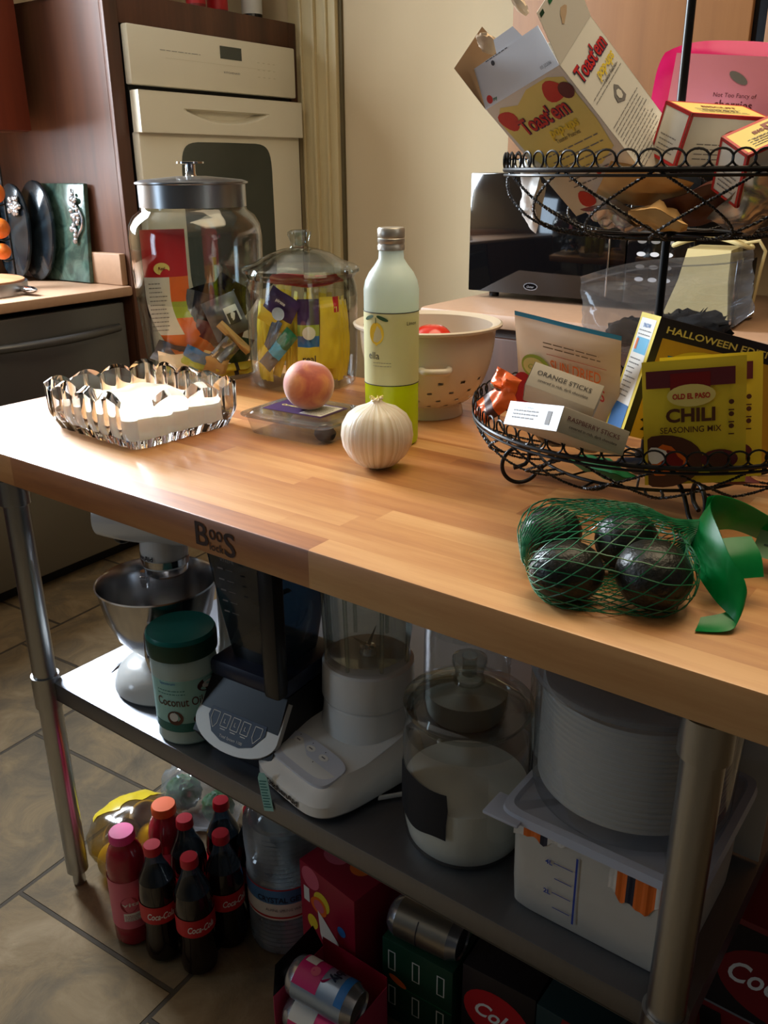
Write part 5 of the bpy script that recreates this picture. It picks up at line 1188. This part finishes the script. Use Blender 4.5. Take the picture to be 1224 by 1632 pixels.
# ---- white blender
t = thing('white_blender', 'white blender with button pad and ribbed glass jug in the middle of the shelf', 'blender', (-.700, .893, S), math.radians(-12))
p = MB(); nb = 64; secs = [(.0, .088, .128), (.008, .094, .135), (.024, .094, .135), (.034, .088, .126), (.050, .072, .100)]
def sq(a, k=.42): return math.copysign(abs(math.cos(a))**k, math.cos(a)), math.copysign(abs(math.sin(a))**k, math.sin(a))
vs = []; fs = []
for z, wx, wy in secs:
    for i in range(nb):
        u, v_ = sq(2*PI*i/nb); yy = v_*wy-.032 if v_ < 0 else v_*wy*.62-.032
        zz = z+.006+(.018 if z > .03 and v_ > -.3 else 0)*min(1, (v_+.3)); vs.append((u*wx*.98, yy, zz))
for s_ in range(len(secs)-1):
    for i in range(nb): fs.append([s_*nb+i, s_*nb+(i+1) % nb, (s_+1)*nb+(i+1) % nb, (s_+1)*nb+i])
fs += [list(range(nb))[::-1], list(range((len(secs)-1)*nb, len(secs)*nb))]; p.add(vs, fs, white_pl)
p.lathe([(.080, .03), (.076, .05), (.070, .08), (.068, .105), (.066, .107), (.070, .110), (.071, .113), (.069, .166), (.066, .169), (0, .169)], white_pl, 56, (-.012, .008, 0))
for x in (-.06, .06): p.lathe([(0, 0), (.010, 0), (.010, .012), (0, .012)], white_pl, 14, (x, -.125, -.0))
p.build('motor_base', t)
p = MB(); fr = FR((-.075, -.152, .0465), (1, 0, 0), Vector((0, .985, .17)).normalized()); padm = mat('button_pad', (206, 210, 220), .3, var=.02)
pts = [(.075+.066*sq(2*PI*i/40, .5)[0], .034+.030*sq(2*PI*i/40, .5)[1]) for i in range(40)]
p.add([fr(x, y, .0035) for x, y in pts]+[fr(x, y, -.004) for x, y in pts], [list(range(40))]+[[i, i+40, (i+1) % 40+40, (i+1) % 40] for i in range(40)], padm)
for k, (x, y) in enumerate(((.035, .048), (.065, .048), (.095, .048), (.035, .024), (.065, .024), (.095, .024))): p.disc(fr, x, y, .009, .0055, white_bright, .0042, 18); p.rect(fr, x-.004, y-.001, x+.004, y+.001, greyink, .0046); p.disc(fr, x-.006, y+.009, .001, .001, ink, .0042, 8)
p.build('button_pad', t)
p = MB(); fr = FR((-.06, -.1672, .015), (1, 0, 0), (0, 0, 1)); p.text(fr, .060, .003, 'KitchenAid', .0125, ink, width=.080, bold=.05, h=.001); p.build('brand_lettering', t)
p = MB(); p.lathe([(.060, .170), (.064, .174), (.063, .192), (.066, .216), (.070, .37), (.071, .378)], jar_glass, 96, (-.012, .008, 0), shape=lambda a, z: 1+.022*abs(math.sin(4*a))**4); p.lathe([(0, .174), (.050, .175), (.058, .180), (.060, .196), (.067, .375)], jar_glass, 64, (-.012, .008, 0), shape=lambda a, z: 1+.02*abs(math.sin(4*a))**4)
for k in range(8):
    a = k*PI/4+PI/8; p.tube([(-.012+.064*math.cos(a), .008+.064*math.sin(a), .176), (-.012+.071*math.cos(a), .008+.071*math.sin(a), .37)], .003, lid_glass, 6)
jg = p.build('glass_jug', t)
p = MB(); p.lathe([(0, .174), (.014, .175), (.012, .186), (0, .188)], chrome, 16, (-.012, .008, 0))
for k in range(4): a = k*PI/2+.4; p.add([(.004*math.cos(a+1.5)-.012, .008+.004*math.sin(a+1.5), .185), (.030*math.cos(a)-.012, .008+.030*math.sin(a), .196+.012*(k % 2)), (.004*math.cos(a-1.5)-.012, .008+.004*math.sin(a-1.5), .187)], [[0, 1, 2]], steel, False)
p.build('blade', jg)
p = MB(); p.tube([(.05, .10, .006), (.10, .06, .006), (.11, -.02, .006), (.09, -.06, .006), (.07, -.03, .006), (.10, .04, .010)], .004, white_pl, 8); p.build('cord', t)

# ---- flour jar with black label, and the ones behind
flour = mat('flour', (222, 220, 210), .9, var=.04, scale=30)
def jar_with_lid(x, y, r, hb, fill, label, full=True, m_fill=flour):
    t = thing('glass_canister', label, 'canister', (x, y, S), facecam(x, y)-.35)
    p = MB(); p.lathe([(0, .004), (r*.86, 0), (r*.95, .008), (r, .03), (r*1.01, hb*.5), (r*1.0, hb*.82), (r*.97, hb*.90), (r*.93, hb*.95), (r*.95, hb)], jar_glass, 72); p.lathe([(r*.95, hb), (r*.90, hb), (r*.91, hb*.93), (r*.96, hb*.84)], jar_glass, 72); p.build('glass_body', t)
    p = MB(); fp = lambda a, z: 1.0
    vs = [(0, .006), (r*.84, .004), (r*.92, .012), (r*.965, .03), (r*.975, fill)]; p.lathe(vs, m_fill, 64)
    n = 64; ring_ = [(r*.975*math.cos(2*PI*i/n), r*.975*math.sin(2*PI*i/n), fill) for i in range(n)]; mid = [(r*.55*math.cos(2*PI*i/n), r*.55*math.sin(2*PI*i/n), fill+.004*math.sin(i*.4)+.006) for i in range(n)]
    p.add(ring_+mid+[(0, 0, fill+.010)], [[i, (i+1) % n, n+(i+1) % n, n+i] for i in range(n)]+[[n+i, n+(i+1) % n, 2*n] for i in range(n)], m_fill); p.build('flour_filling', t)
    glass_lid(t, hb+.004, r*.95, .022, .040)
    return t
cj = jar_with_lid(-.494, .836, .084, .200, .090, 'glass canister half full of white flour with a torn black label')
p = MB(); cy = CYL(.0850, 0, a0=-.10); slate = mat('matte_black_label', (18, 19, 26), .7)
pts_l = [(-.075, .105), (-.075, .190), (.020, .150), (.0205, .155), (.0195, .130), (.021, .118), (.0195, .105), (.021, .090), (.017, .078), (-.02, .084)]
nx = 14; vs = []; fs = []
for i in range(nx+1):
    u = i/nx; x = -.092+.106*u; yb = .052+.003*math.sin(u*9); yt = .126+.002*math.sin(u*5)
    if i == nx: x = .0150
    vs += [cy(x, yb, .0006), cy(x, (yb*2+yt)/3, .0006), cy(x+(.002 if i == nx else 0), (yb+yt*2)/3, .0006), cy(x, yt, .0006)]
for i in range(nx):
    for k in range(3): fs.append([4*i+k, 4*i+4+k, 4*i+5+k, 4*i+1+k])
p.add(vs, fs, slate); p.build('label', cj)
jar_with_lid(-.640, 1.075, .070, .20, .05, 'glass canister with a little flour standing behind the half full one')
jar_with_lid(-.440, 1.085, .080, .20, .08, 'glass canister behind the round tub at the back of the shelf')

# ---- square container with lid, round tub on it, card
t = thing('square_container', 'square translucent food container with blue litre marks and a white lid', 'food container', (-.280, .866, S))
cw = .107; CHh = .142; frosted = translucent('frosted_container', (214, 208, 196), .25, .35)
p = MB(); nb = 64
vs = []; fs = []
for z, k in ((0, .93), (.006, .97), (.04, .985), (CHh, 1.0)):
    for i in range(nb): u, v_ = sq(2*PI*i/nb, .16); vs.append((u*cw*k, v_*cw*k, z))
for s_ in range(3):
    for i in range(nb): fs.append([s_*nb+i, s_*nb+(i+1) % nb, (s_+1)*nb+(i+1) % nb, (s_+1)*nb+i])
fs += [list(range(nb))[::-1]]; p.add(vs, fs, frosted)
fr = FR((-cw, -cw-.0002, 0), (1, 0, 0), (0, -.012, 1)); bm_ = mat('blue_scale_ink', (36, 60, 150), .5)
p.rect(fr, .088, .020, .0905, .118, bm_, .0006)
for k in range(4): L0 = .022 if k % 2 else .020; p.rect(fr, .085-L0-.002, .030+k*.022, .085, .0312+k*.022, bm_, .0006)
p.text(fr, .055, .048, '2L', .009, bm_, bold=.03); p.text(fr, .055, .092, '4L', .009, bm_, bold=.03)
p.build('container_body', t)
p = MB(); vs = []; fs = []
for z, k in ((CHh-.008, 1.06), (CHh-.004, 1.12), (CHh+.006, 1.10), (CHh+.008, 1.02), (CHh+.004, .98), (CHh+.004, 0.01)):
    for i in range(nb): u, v_ = sq(2*PI*i/nb, .16); vs.append((u*cw*k, v_*cw*k, z))
for s_ in range(5):
    for i in range(nb): fs.append([s_*nb+i, s_*nb+(i+1) % nb, (s_+1)*nb+(i+1) % nb, (s_+1)*nb+i])
p.add(vs, fs, cloudy_white := translucent('lid_white_plastic', (206, 210, 222), .3, .3)); p.box2((-cw*1.24, -cw*1.20, CHh-.004), (-cw*.8, -cw*.8, CHh+.001), cloudy_white, .002, rot()); p.build('lid', t)
# torn printed wrapper showing under the lid
wr = mat('crumpled_wrapper_white', (216, 208, 196), .5, var=.15, scale=60, bump=.002, bscale=60)
for (x0, x1, z0, lb, nm) in ((-.100, -.004, .112, 'torn', 'torn_sticker'), (.020, .085, .100, 'torn', 'torn_sticker')):
    q = MB(); n = 22; vs = []; fs = []
    for i in range(n+1):
        u = i/n; x = x0+(x1-x0)*u; zb = z0+.012*mnoise.noise(Vector((u*6, x0*30, 0)))+(.018*u if x0 < -.05 else -.014*math.sin(PI*u)); zt = .134
        vs += [(x, -cw-.0012-.001*math.sin(i), zb), (x, -cw-.0012-.001*math.cos(i*1.7), zt)]
    cols = []
    for i in range(n):
        u = i/n; mm = wr
        if x0 < -.05: mm = orange if .12 < u < .34 else (navy if .34 <= u < .42 else wr)
        else: mm = navy if .3 < u < .45 else (orange if .1 < u < .8 else wr)
        q.add([vs[2*i], vs[2*i+2], vs[2*i+3], vs[2*i+1]], [[0, 1, 2, 3]], mm)
    q.build(nm, t)
rx_, ry_, rz0 = -.286, .870, S+CHh+.0085
t = thing('round_tub', 'large round clear ribbed tub standing on the white lid of the square container', 'tub', (rx_, ry_, rz0))
p = MB(); p.lathe([(0, .003), (.108, 0), (.114, .005), (.116, .012), (.119, .16), (.124, .163), (.124, .172), (.119, .174)], clear_pl, 80); p.build('tub_wall', t)
p = MB(); prof = []
for k in range(17):
    z = .022+k*.0075; prof += [(.1085, z), (.1105, z+.0018), (.1105, z+.0045), (.1085, z+.0065)]
p.lathe([(0, .020)]+prof+[(.108, .150), (0, .150)], mat('ribbed_pale_plastic', (190, 190, 184), .4, var=.03), 80); p.build('ribbed_liner', t)
p = MB(); p.lathe([(.124, .172), (.127, .168), (.127, .176), (.118, .180), (.0, .178)], cloudy_pl, 80); p.build('lid', t)
b = MB(); b.box((0, 0, .19), (.20, .003, .375), mat('white_card_sheet', (206, 202, 190), .7, var=.03), .0006); tag(b.build('card_sheet', None, TR((-.253, 1.012, S)) @ rot(x=-.03)), 'white card sheet standing behind the round tub at the right end of the shelf', 'card')

# ================================================================== ON THE FLOOR
Z0 = .0006
colam = mat('dark_cola', (22, 10, 8), .08, var=.1, spec=.7); capred = mat('red_cap_plastic', (186, 22, 40), .35, var=.05)
def bottle_parts(t, body_m, cap_m, label_m, kind, txt, txm):
    p = MB()
    if kind == 'cola':
        p.lathe([(0, .004), (.022, 0), (.031, .008), (.033, .022), (.031, .050), (.029, .075), (.0315, .100), (.033, .122), (.033, .150), (.030, .172)], body_m, 40)
        p.lathe([(.030, .172), (.024, .188), (.017, .204), (.0135, .218), (.0135, .226)], smoke_pl, 40)
        lz0, lz1, lr = .095, .132, .0337; capz, capr = .225, .0152
    else:
        p.lathe([(0, .004), (.028, 0), (.034, .010), (.0345, .05), (.033, .06), (.0345, .07), (.0345, .150), (.033, .158), (.0345, .166), (.031, .190), (.026, .204), (.0205, .214), (.0205, .222)], body_m, 40)
        lz0, lz1, lr = .045, .150, .0350; capz, capr = .220, .0225
    p.build('bottle_body', t)
    p = MB(); rid = lambda a, z: 1+.012*math.cos(40*a)
    p.lathe([(0, capz), (capr, capz), (capr, capz+.002), (capr*.98, capz+.014), (capr*.92, capz+.0165), (0, capz+.0165)], cap_m, 80, shape=rid); p.build('cap', t)
    p = MB(); cy = CYL(lr, lz0); p.rect(cy, -PI*lr, 0, PI*lr, lz1-lz0, label_m, .0003, 40)
    if kind == 'cola': p.text(cy, 0, .011, txt, .019, txm, width=.048, shear=.35, bold=.02, h=.0008)
    else: p.disc(cy, -.004, .055, .016, .018, crimson, .0006, 16); p.text(cy, 0, .052, txt, .012, txm, width=.034, bold=.02, h=.0010); p.rect(cy, -.016, .018, .016, .036, white_mat, .0006, 6); p.lines(cy, -.014, .030, .014, 4, .0035, .0012, crimson, .2, h=.001, seed=3)
    p.build('label', t)
proto = None
labels_c = [((-1.056, .723), 'cola bottle in the front row, second from the pink capped bottle', 0.0), ((-.983, .741), 'foremost cola bottle with readable red label beside the water jug', .25),
            ((-1.062, .800), 'cola bottle in the second row behind the left front one', -.3), ((-.982, .812), 'cola bottle in the second row touching the water jug', .5), ((-1.045, .872), 'cola bottle in the back row under the shelf edge, left one', 1.0), ((-.985, .890), 'cola bottle in the back row under the shelf edge, right one', 2.0)]
for (x, y), lb, dz in labels_c:
    x += .017; y -= .008; mtx = TR((x, y, Z0)) @ Matrix.Rotation(facecam(x, y)+dz, 4, 'Z')
    if proto is None:
        proto = thing('cola_bottle', lb, 'bottle', matrix=mtx, group='cola bottles on the floor'); bottle_parts(proto, colam, capred, red, 'cola', 'Coca-Cola', white_mat)
    else: copy_thing(proto, mtx, lb, 'cola bottles on the floor')
juice = mat('red_juice', (150, 28, 44), .12, var=.1, spec=.6); pinkcap = mat('pink_cap_plastic', (222, 60, 130), .35, var=.03); orcap = mat('orange_cap_plastic', (226, 96, 40), .35, var=.03); pklab = mat('pink_juice_label', (206, 96, 116), .4, var=.08)
for (x, y), lb, cm_, bm2 in (((-1.133, .716), 'red juice bottle with bright pink cap at the left of the bottle group', pinkcap, juice), ((-1.128, .806), 'red drink bottle with orange cap behind the pink capped one', orcap, juice)):
    x += .019; y -= .008; t = thing('juice_bottle', lb, 'bottle', matrix=TR((x, y, Z0)) @ Matrix.Rotation(facecam(x, y), 4, 'Z')); bottle_parts(t, bm2, cm_, pklab, 'juice', 'JUICE' if cm_ is orcap else 'vita', white_mat)
# water jug
wx, wy = -.893, .882
t = thing('water_jug', 'large clear ridged water bottle with blue and white label under the shelf', 'bottle', (wx, wy, Z0), facecam(wx, wy))
wm = film('water_plastic', (196, 204, 208), haze=.24, rough=.06, edge=.7, refl=1.8); prof = [(0, .006), (.055, 0), (.066, .010)]
for k in range(7): z = .018+k*.010; prof += [(.067, z), (.0645, z+.005)]
prof += [(.0665, .088), (.0665, .160)]
for k in range(11): z = .166+k*.0095; prof += [(.067, z), (.064-.0004*k, z+.005)]
prof += [(.060, .275), (.050, .288), (.036, .300), (.022, .308), (.020, .325)]
p = MB(); p.lathe(prof, wm, 72, shape=lambda a, z: 1+.018*math.sin(2*a+z*60)*(z > .16)); p.lathe([(r*.9, z) for r, z in prof[2:]], wm, 48, shape=lambda a, z: 1+.03*math.sin(3*a+z*50)); p.build('bottle_body', t)
p = MB(); p.lathe([(0, .323), (.022, .323), (.022, .340), (0, .341)], white_mat, 32); p.build('cap', t)
p = MB(); cy = CYL(.0672, .090); bl = mat('blue_water_label', (70, 120, 168), .4, var=.1); p.rect(cy, -.2, 0, .2, .066, white_mat, .0005, 50); p.rect(cy, -.2, .036, .2, .066, bl, .0008, 50); p.rect(cy, -.2, .004, .2, .008, red, .0008, 50); p.rect(cy, -.2, .066, .2, .069, red, .0008, 50)
p.text(cy, .0, .040, 'CRYSTAL GEYSER', .016, navy, width=.105, bold=.02, h=.0012); p.text(cy, .0, .020, 'ALPINE SPRING WATER', .008, greyink, h=.0012, width=.075); p.build('label', t)

# bag of pale onions in yellow mesh
ybag = film('yellow_bag_film', (226, 204, 110), haze=.05, rough=.15, edge=.7, refl=1.2)
ts = [((-1.297, 0.826), .040), ((-1.257, 0.781), .038), ((-1.237, 0.861), .040), ((-1.307, 0.896), .038)]
tub = fruit_mat('yellow_onion_skin', [(.3, (176, 146, 78)), (.6, (206, 182, 116)), (.8, (220, 204, 150))], 18, .4, 0)
for i, ((x, y), r) in enumerate(ts):
    p = MB(); p.blob((0, 0, 0), (r, r, r*.92), tub, 32, 22, fn=lambda d: 1+.12*max(0, d.z)**12); tag(p.build('yellow_onion', None, TR((x, y, Z0+.003+r*.92)) @ rot(.4*i, .3, i)), ['yellow onion nearest the front table leg in the yellow bag', 'yellow onion at the front right of the yellow bag', 'yellow onion at the back right of the yellow bag', 'yellow onion at the back left of the yellow bag'][i], 'onion', 'onions in the yellow bag')
t = thing('onion_bag', 'yellow mesh and film bag of onions on the floor beside the front left table leg', 'bag', (-1.274, .843, Z0))
p = MB(); p.blob((0, 0, .060), (.088, .098, .058), ybag, 44, 28, fn=lambda d: 1+.07*mnoise.noise(d*3.3)+.02*mnoise.noise(d*9)-.0); p.build('bag_film', t)
q = MB(); ylab = mat('yellow_label_film', (206, 180, 44), .3, var=.15)
def yb(u, v):
    a = 1.7+2.2*u; e_ = .55+.75*v; d = Vector((math.cos(a)*math.cos(e_), math.sin(a)*math.cos(e_), math.sin(e_))); k = 1.03+.07*mnoise.noise(d*3.3)+.02*mnoise.noise(d*9)
    return (d.x*.088*k, d.y*.098*k, .060+d.z*.058*k)
q.grid(yb, 16, 6, ylab); q.build('printed_band', t)
# produce bag
t = thing('produce_bag', 'clear plastic bag with green vegetables on the floor behind the bottles', 'bag', (-1.235, .99, Z0))
p = MB(); p.blob((0, 0, .075), (.10, .075, .072), zip_film, 40, 26, fn=lambda d: 1+.16*mnoise.noise(d*2.7)+.05*mnoise.noise(d*8)); p.tube([(.03, 0, .14), (.04, -.01, .16), (.06, -.02, .18)], .01, zip_film, 10, radii=[.02, .008, .022]); p.build('bag_film', t)
for i, (x, y, z, r) in enumerate(((-1.29, .985, .055, .038), (-1.20, 1.0, .050, .034))):
    p = MB(); p.blob((0, 0, 0), (r, r, r), mat('leafy_green', (40, 92, 40), .6, var=.3, scale=40), 30, 20, fn=lambda d: 1+.16*mnoise.noise(d*6)); tag(p.build('green_vegetable', None, TR((x, y, z))), ('left', 'right')[i] + ' green vegetable inside the clear bag behind the bottles', 'vegetable')

# sparkling drink carton, upright
def carton_thing(name, label, cat, mtx, w_, d_, h_, m, deco):
    t = thing(name, label, cat, matrix=mtx); p = MB(); carton(p, w_, d_, h_, m, bev=.002); deco(p, faces(w_, d_, h_)); p.build('carton_body', t); return t
def d1(p, F):
    fr = F['front']; fr = FR(fr.o-Vector((0, 0, .022)), fr.ux, fr.uy); p.disc(fr, .028, .235, .022, .022, pklab, .0004, 20); p.disc(fr, .055, .200, .020, .020, yellow, .0005, 20); p.disc(fr, .048, .188, .020, .018, orange, .0008, 20, wob=.05); p.disc(fr, .048, .188, .013, .012, pklab, .0010, 18)
    p.poly(fr, [(.045, .178), (.058, .170), (.096, .140), (.098, .118), (.085, .096), (.062, .104), (.050, .130)], white_mat, .0012); p.text(fr, .074, .122, 'spindrift', .013, red, width=.034, h=.0016, shear=.2); p.disc(fr, .103, .172, .010, .010, blue, .0008, 16)
    p.disc(fr, .030, .142, .013, .015, yellow, .0006, 16); p.rect(fr, .010, .180, .024, .210, white_mat, .0006); p.lines(fr, .012, .082, .12, 3, .008, .002, pklab, .3, seed=2)
    p.disc(F['top'], .04, .05, .025, .02, pklab, .0005, 18); p.disc(F['top'], .09, .06, .02, .02, orange, .0005, 18)
carton_thing('drink_carton', 'upright crimson drink carton with fruit pictures beside the water bottle', 'carton', TR((-.742, .893, Z0+.118)) @ rot(z=-.14), .135, .12, .236, crimson, d1)
# open can box
t = thing('can_box', 'open pink and crimson can box with torn front at the lower edge', 'box', (-.676, .752, Z0)); pkc = mat('pink_carton', (196, 60, 96), .45, var=.15)
p = MB(); W2, D2, H2 = .066, .060, .118
p.box2((-W2, -D2, 0), (-W2+.001, D2, H2), pkc); p.box2((W2-.001, -D2, 0), (W2, D2, H2), pkc); p.box2((-W2, D2-.001, 0), (W2, D2, H2+.02), crimson); p.box2((-W2, -D2, 0), (W2, D2, .001), kraft); p.box2((-W2, -D2, 0), (W2, -D2+.001, .052), pkc)
p.add([(-W2, -D2, H2), (-W2, D2, H2), (-W2-.012, D2-.01, H2+.045), (-W2-.012, -D2+.02, H2+.04)], [[0, 1, 2, 3]], blackfoil, False)
fr = FR((-W2, -D2-.0002, 0), (1, 0, 0), (0, 0, 1)); p.disc(fr, .03, .026, .015, .015, lime, .0004, 18); p.lines(fr, .05, .04, .13, 3, .01, .003, white_mat, .3, seed=3); p.build('carton_body', t)
def can(label, mtx, m, deco, grp=None):
    t = thing('drink_can', label, 'can', matrix=mtx, group=grp); p = MB()
    p.lathe([(0, .006), (.020, .004), (.024, 0), (.030, .006), (.033, .016)], silverfoil, 40); p.lathe([(.033, .016), (.033, .106)], m, 40); p.lathe([(.033, .106), (.027, .119), (.0265, .122), (.025, .119), (0, .118)], silverfoil, 40); p.build('can_body', t)
    p = MB(); cy = CYL(.0332, 0); deco(p, cy); p.build('print', t); return t
silv = mat('silver_can', (160, 178, 200), .3, .7, var=.05)
def dc1(p, cy): p.rect(cy, -.05, .016, .05, .060, magenta, .0002, 20); p.disc(cy, .0, .062, .03, .012, magenta, .0003, 20); p.rect(cy, -.05, .092, .05, .106, blue, .0003, 20); p.text(cy, .0, .072, 'bubly', .020, navy, rot=PI/2*0, bold=.03, h=.001); p.rect(cy, -.012, .020, .012, .040, white_mat, .0008, 6); p.disc(cy, .02, .045, .008, .008, pklab, .0008, 12)
def dc2(p, cy): p.rect(cy, -.05, .016, .05, .060, white_mat, .0002, 20); p.text(cy, .0, .03, 'LIME', .014, magenta, bold=.04, h=.001)
can('silver and magenta drink can lying uppermost in the open can box', TR((-.730, .728, .146)) @ rot(z=.10) @ rot(y=PI/2+.04) @ rot(z=-PI/2-.5) @ TR((0, 0, 0)), silv, dc1, 'cans in the open box')
can('pink and white drink can lying below the silver one in the open box', TR((-.732, .720, .078)) @ rot(z=.10) @ rot(y=PI/2) @ rot(z=-PI/2-.4), mat('pink_can', (214, 60, 120), .3, .4, var=.08), dc2, 'cans in the open box')
# green cartons
def dg(p, F):
    fr = F['front']
    for k in range(3): x = .012+k*.045; p.rect(fr, x, .035, x+.014, .075, white_mat, .0004); p.rect(fr, x+.002, .037, x+.012, .073, darkgreen, .0006); p.rect(fr, x, .110, x+.014, .150, white_mat, .0004); p.rect(fr, x+.002, .112, x+.012, .148, darkgreen, .0006)
    p.disc(fr, .03, .092, .018, .007, orange, .0006, 14, rot=-.4); p.rect(fr, 0, .082, .13, .084, green, .0005); p.rect(F['top'], .01, .02, .12, .10, green, .0004)
carton_thing('ginger_ale_carton', 'dark green drink carton with orange spots between the crimson and black cartons', 'carton', TR((-.585, .915, Z0+.085)) @ rot(z=.06), .130, .13, .17, darkgreen, dg)
can('plain silver can lying on the green carton', TR((-.640, .872, Z0+.1705+.034)) @ rot(z=.10) @ rot(y=PI/2), mat('brushed_can', (150, 142, 128), .35, .9, var=.1), lambda p, cy: p.rect(cy, -.03, .055, .03, .057, ink, .0003, 8))
carton_thing('soda_carton', 'white and red soda carton at the back above the green one', 'carton', TR((-.575, 1.075, Z0+.13)) @ rot(z=.05), .15, .12, .26, white_mat, lambda p, F: (p.rect(F['front'], .07, .0, .15, .26, darkred, .0004), p.rect(F['front'], 0, .20, .07, .22, greyink, .0004)))
def dk(p, F):
    fr = F['front']; p.disc(fr, .060, .125, .056, .046, red, .0005, 26, rot=-.2); p.text(fr, .060, .112, 'Coke', .040, white_mat, width=.075, shear=.35, bold=.02, h=.001, rot=-.15); p.disc(fr, .06, .03, .045, .020, darkred, .0005, 20); p.rect(fr, .03, .045, .055, .06, greyink, .0007)
carton_thing('cola_carton', 'black cola carton with big red disc under the shelf right of the green carton', 'carton', TR((-.445, .920, Z0+.10)) @ rot(z=.06), .120, .12, .20, blackbox, dk)
carton_thing('cola_carton', 'dark carton with a red slanted band in the shade right of the black cola carton', 'carton', TR((-.315, .905, Z0+.11)), .115, .12, .22, mat('very_dark_teal_carton', (16, 44, 46), .5, var=.2), lambda p, F: p.poly(F['front'], [(.005, 0), (.03, 0), (.055, .22), (.04, .22)], darkred, .0005))
def dr(p, F):
    fr = F['front']; p.rect(fr, 0, .20, .36, .36, blackbox, .0004); p.disc(fr, .11, .275, .095, .062, darkred, .0007, 30); p.text(fr, .115, .262, 'Coca-Cola', .052, white_mat, width=.17, shear=.35, bold=.015, h=.0012); p.rect(fr, .0, .200, .36, .204, greyink, .0008)
    p.disc(fr, .13, .09, .04, .06, red, .0006, 24); p.text(fr, .13, .08, 'Coca-Cola', .018, pklab, width=.06, shear=.35, h=.001, rot=1.2); p.poly(fr, [(.0, .19), (.03, .19), (.07, .0), (.03, .0)], blackbox, .0007)
carton_thing('cola_case', 'tall red and black cola case standing right of the table leg on the floor', 'carton', TR((-.015, 1.09, Z0+.185)), .36, .16, .37, darkred, dr)
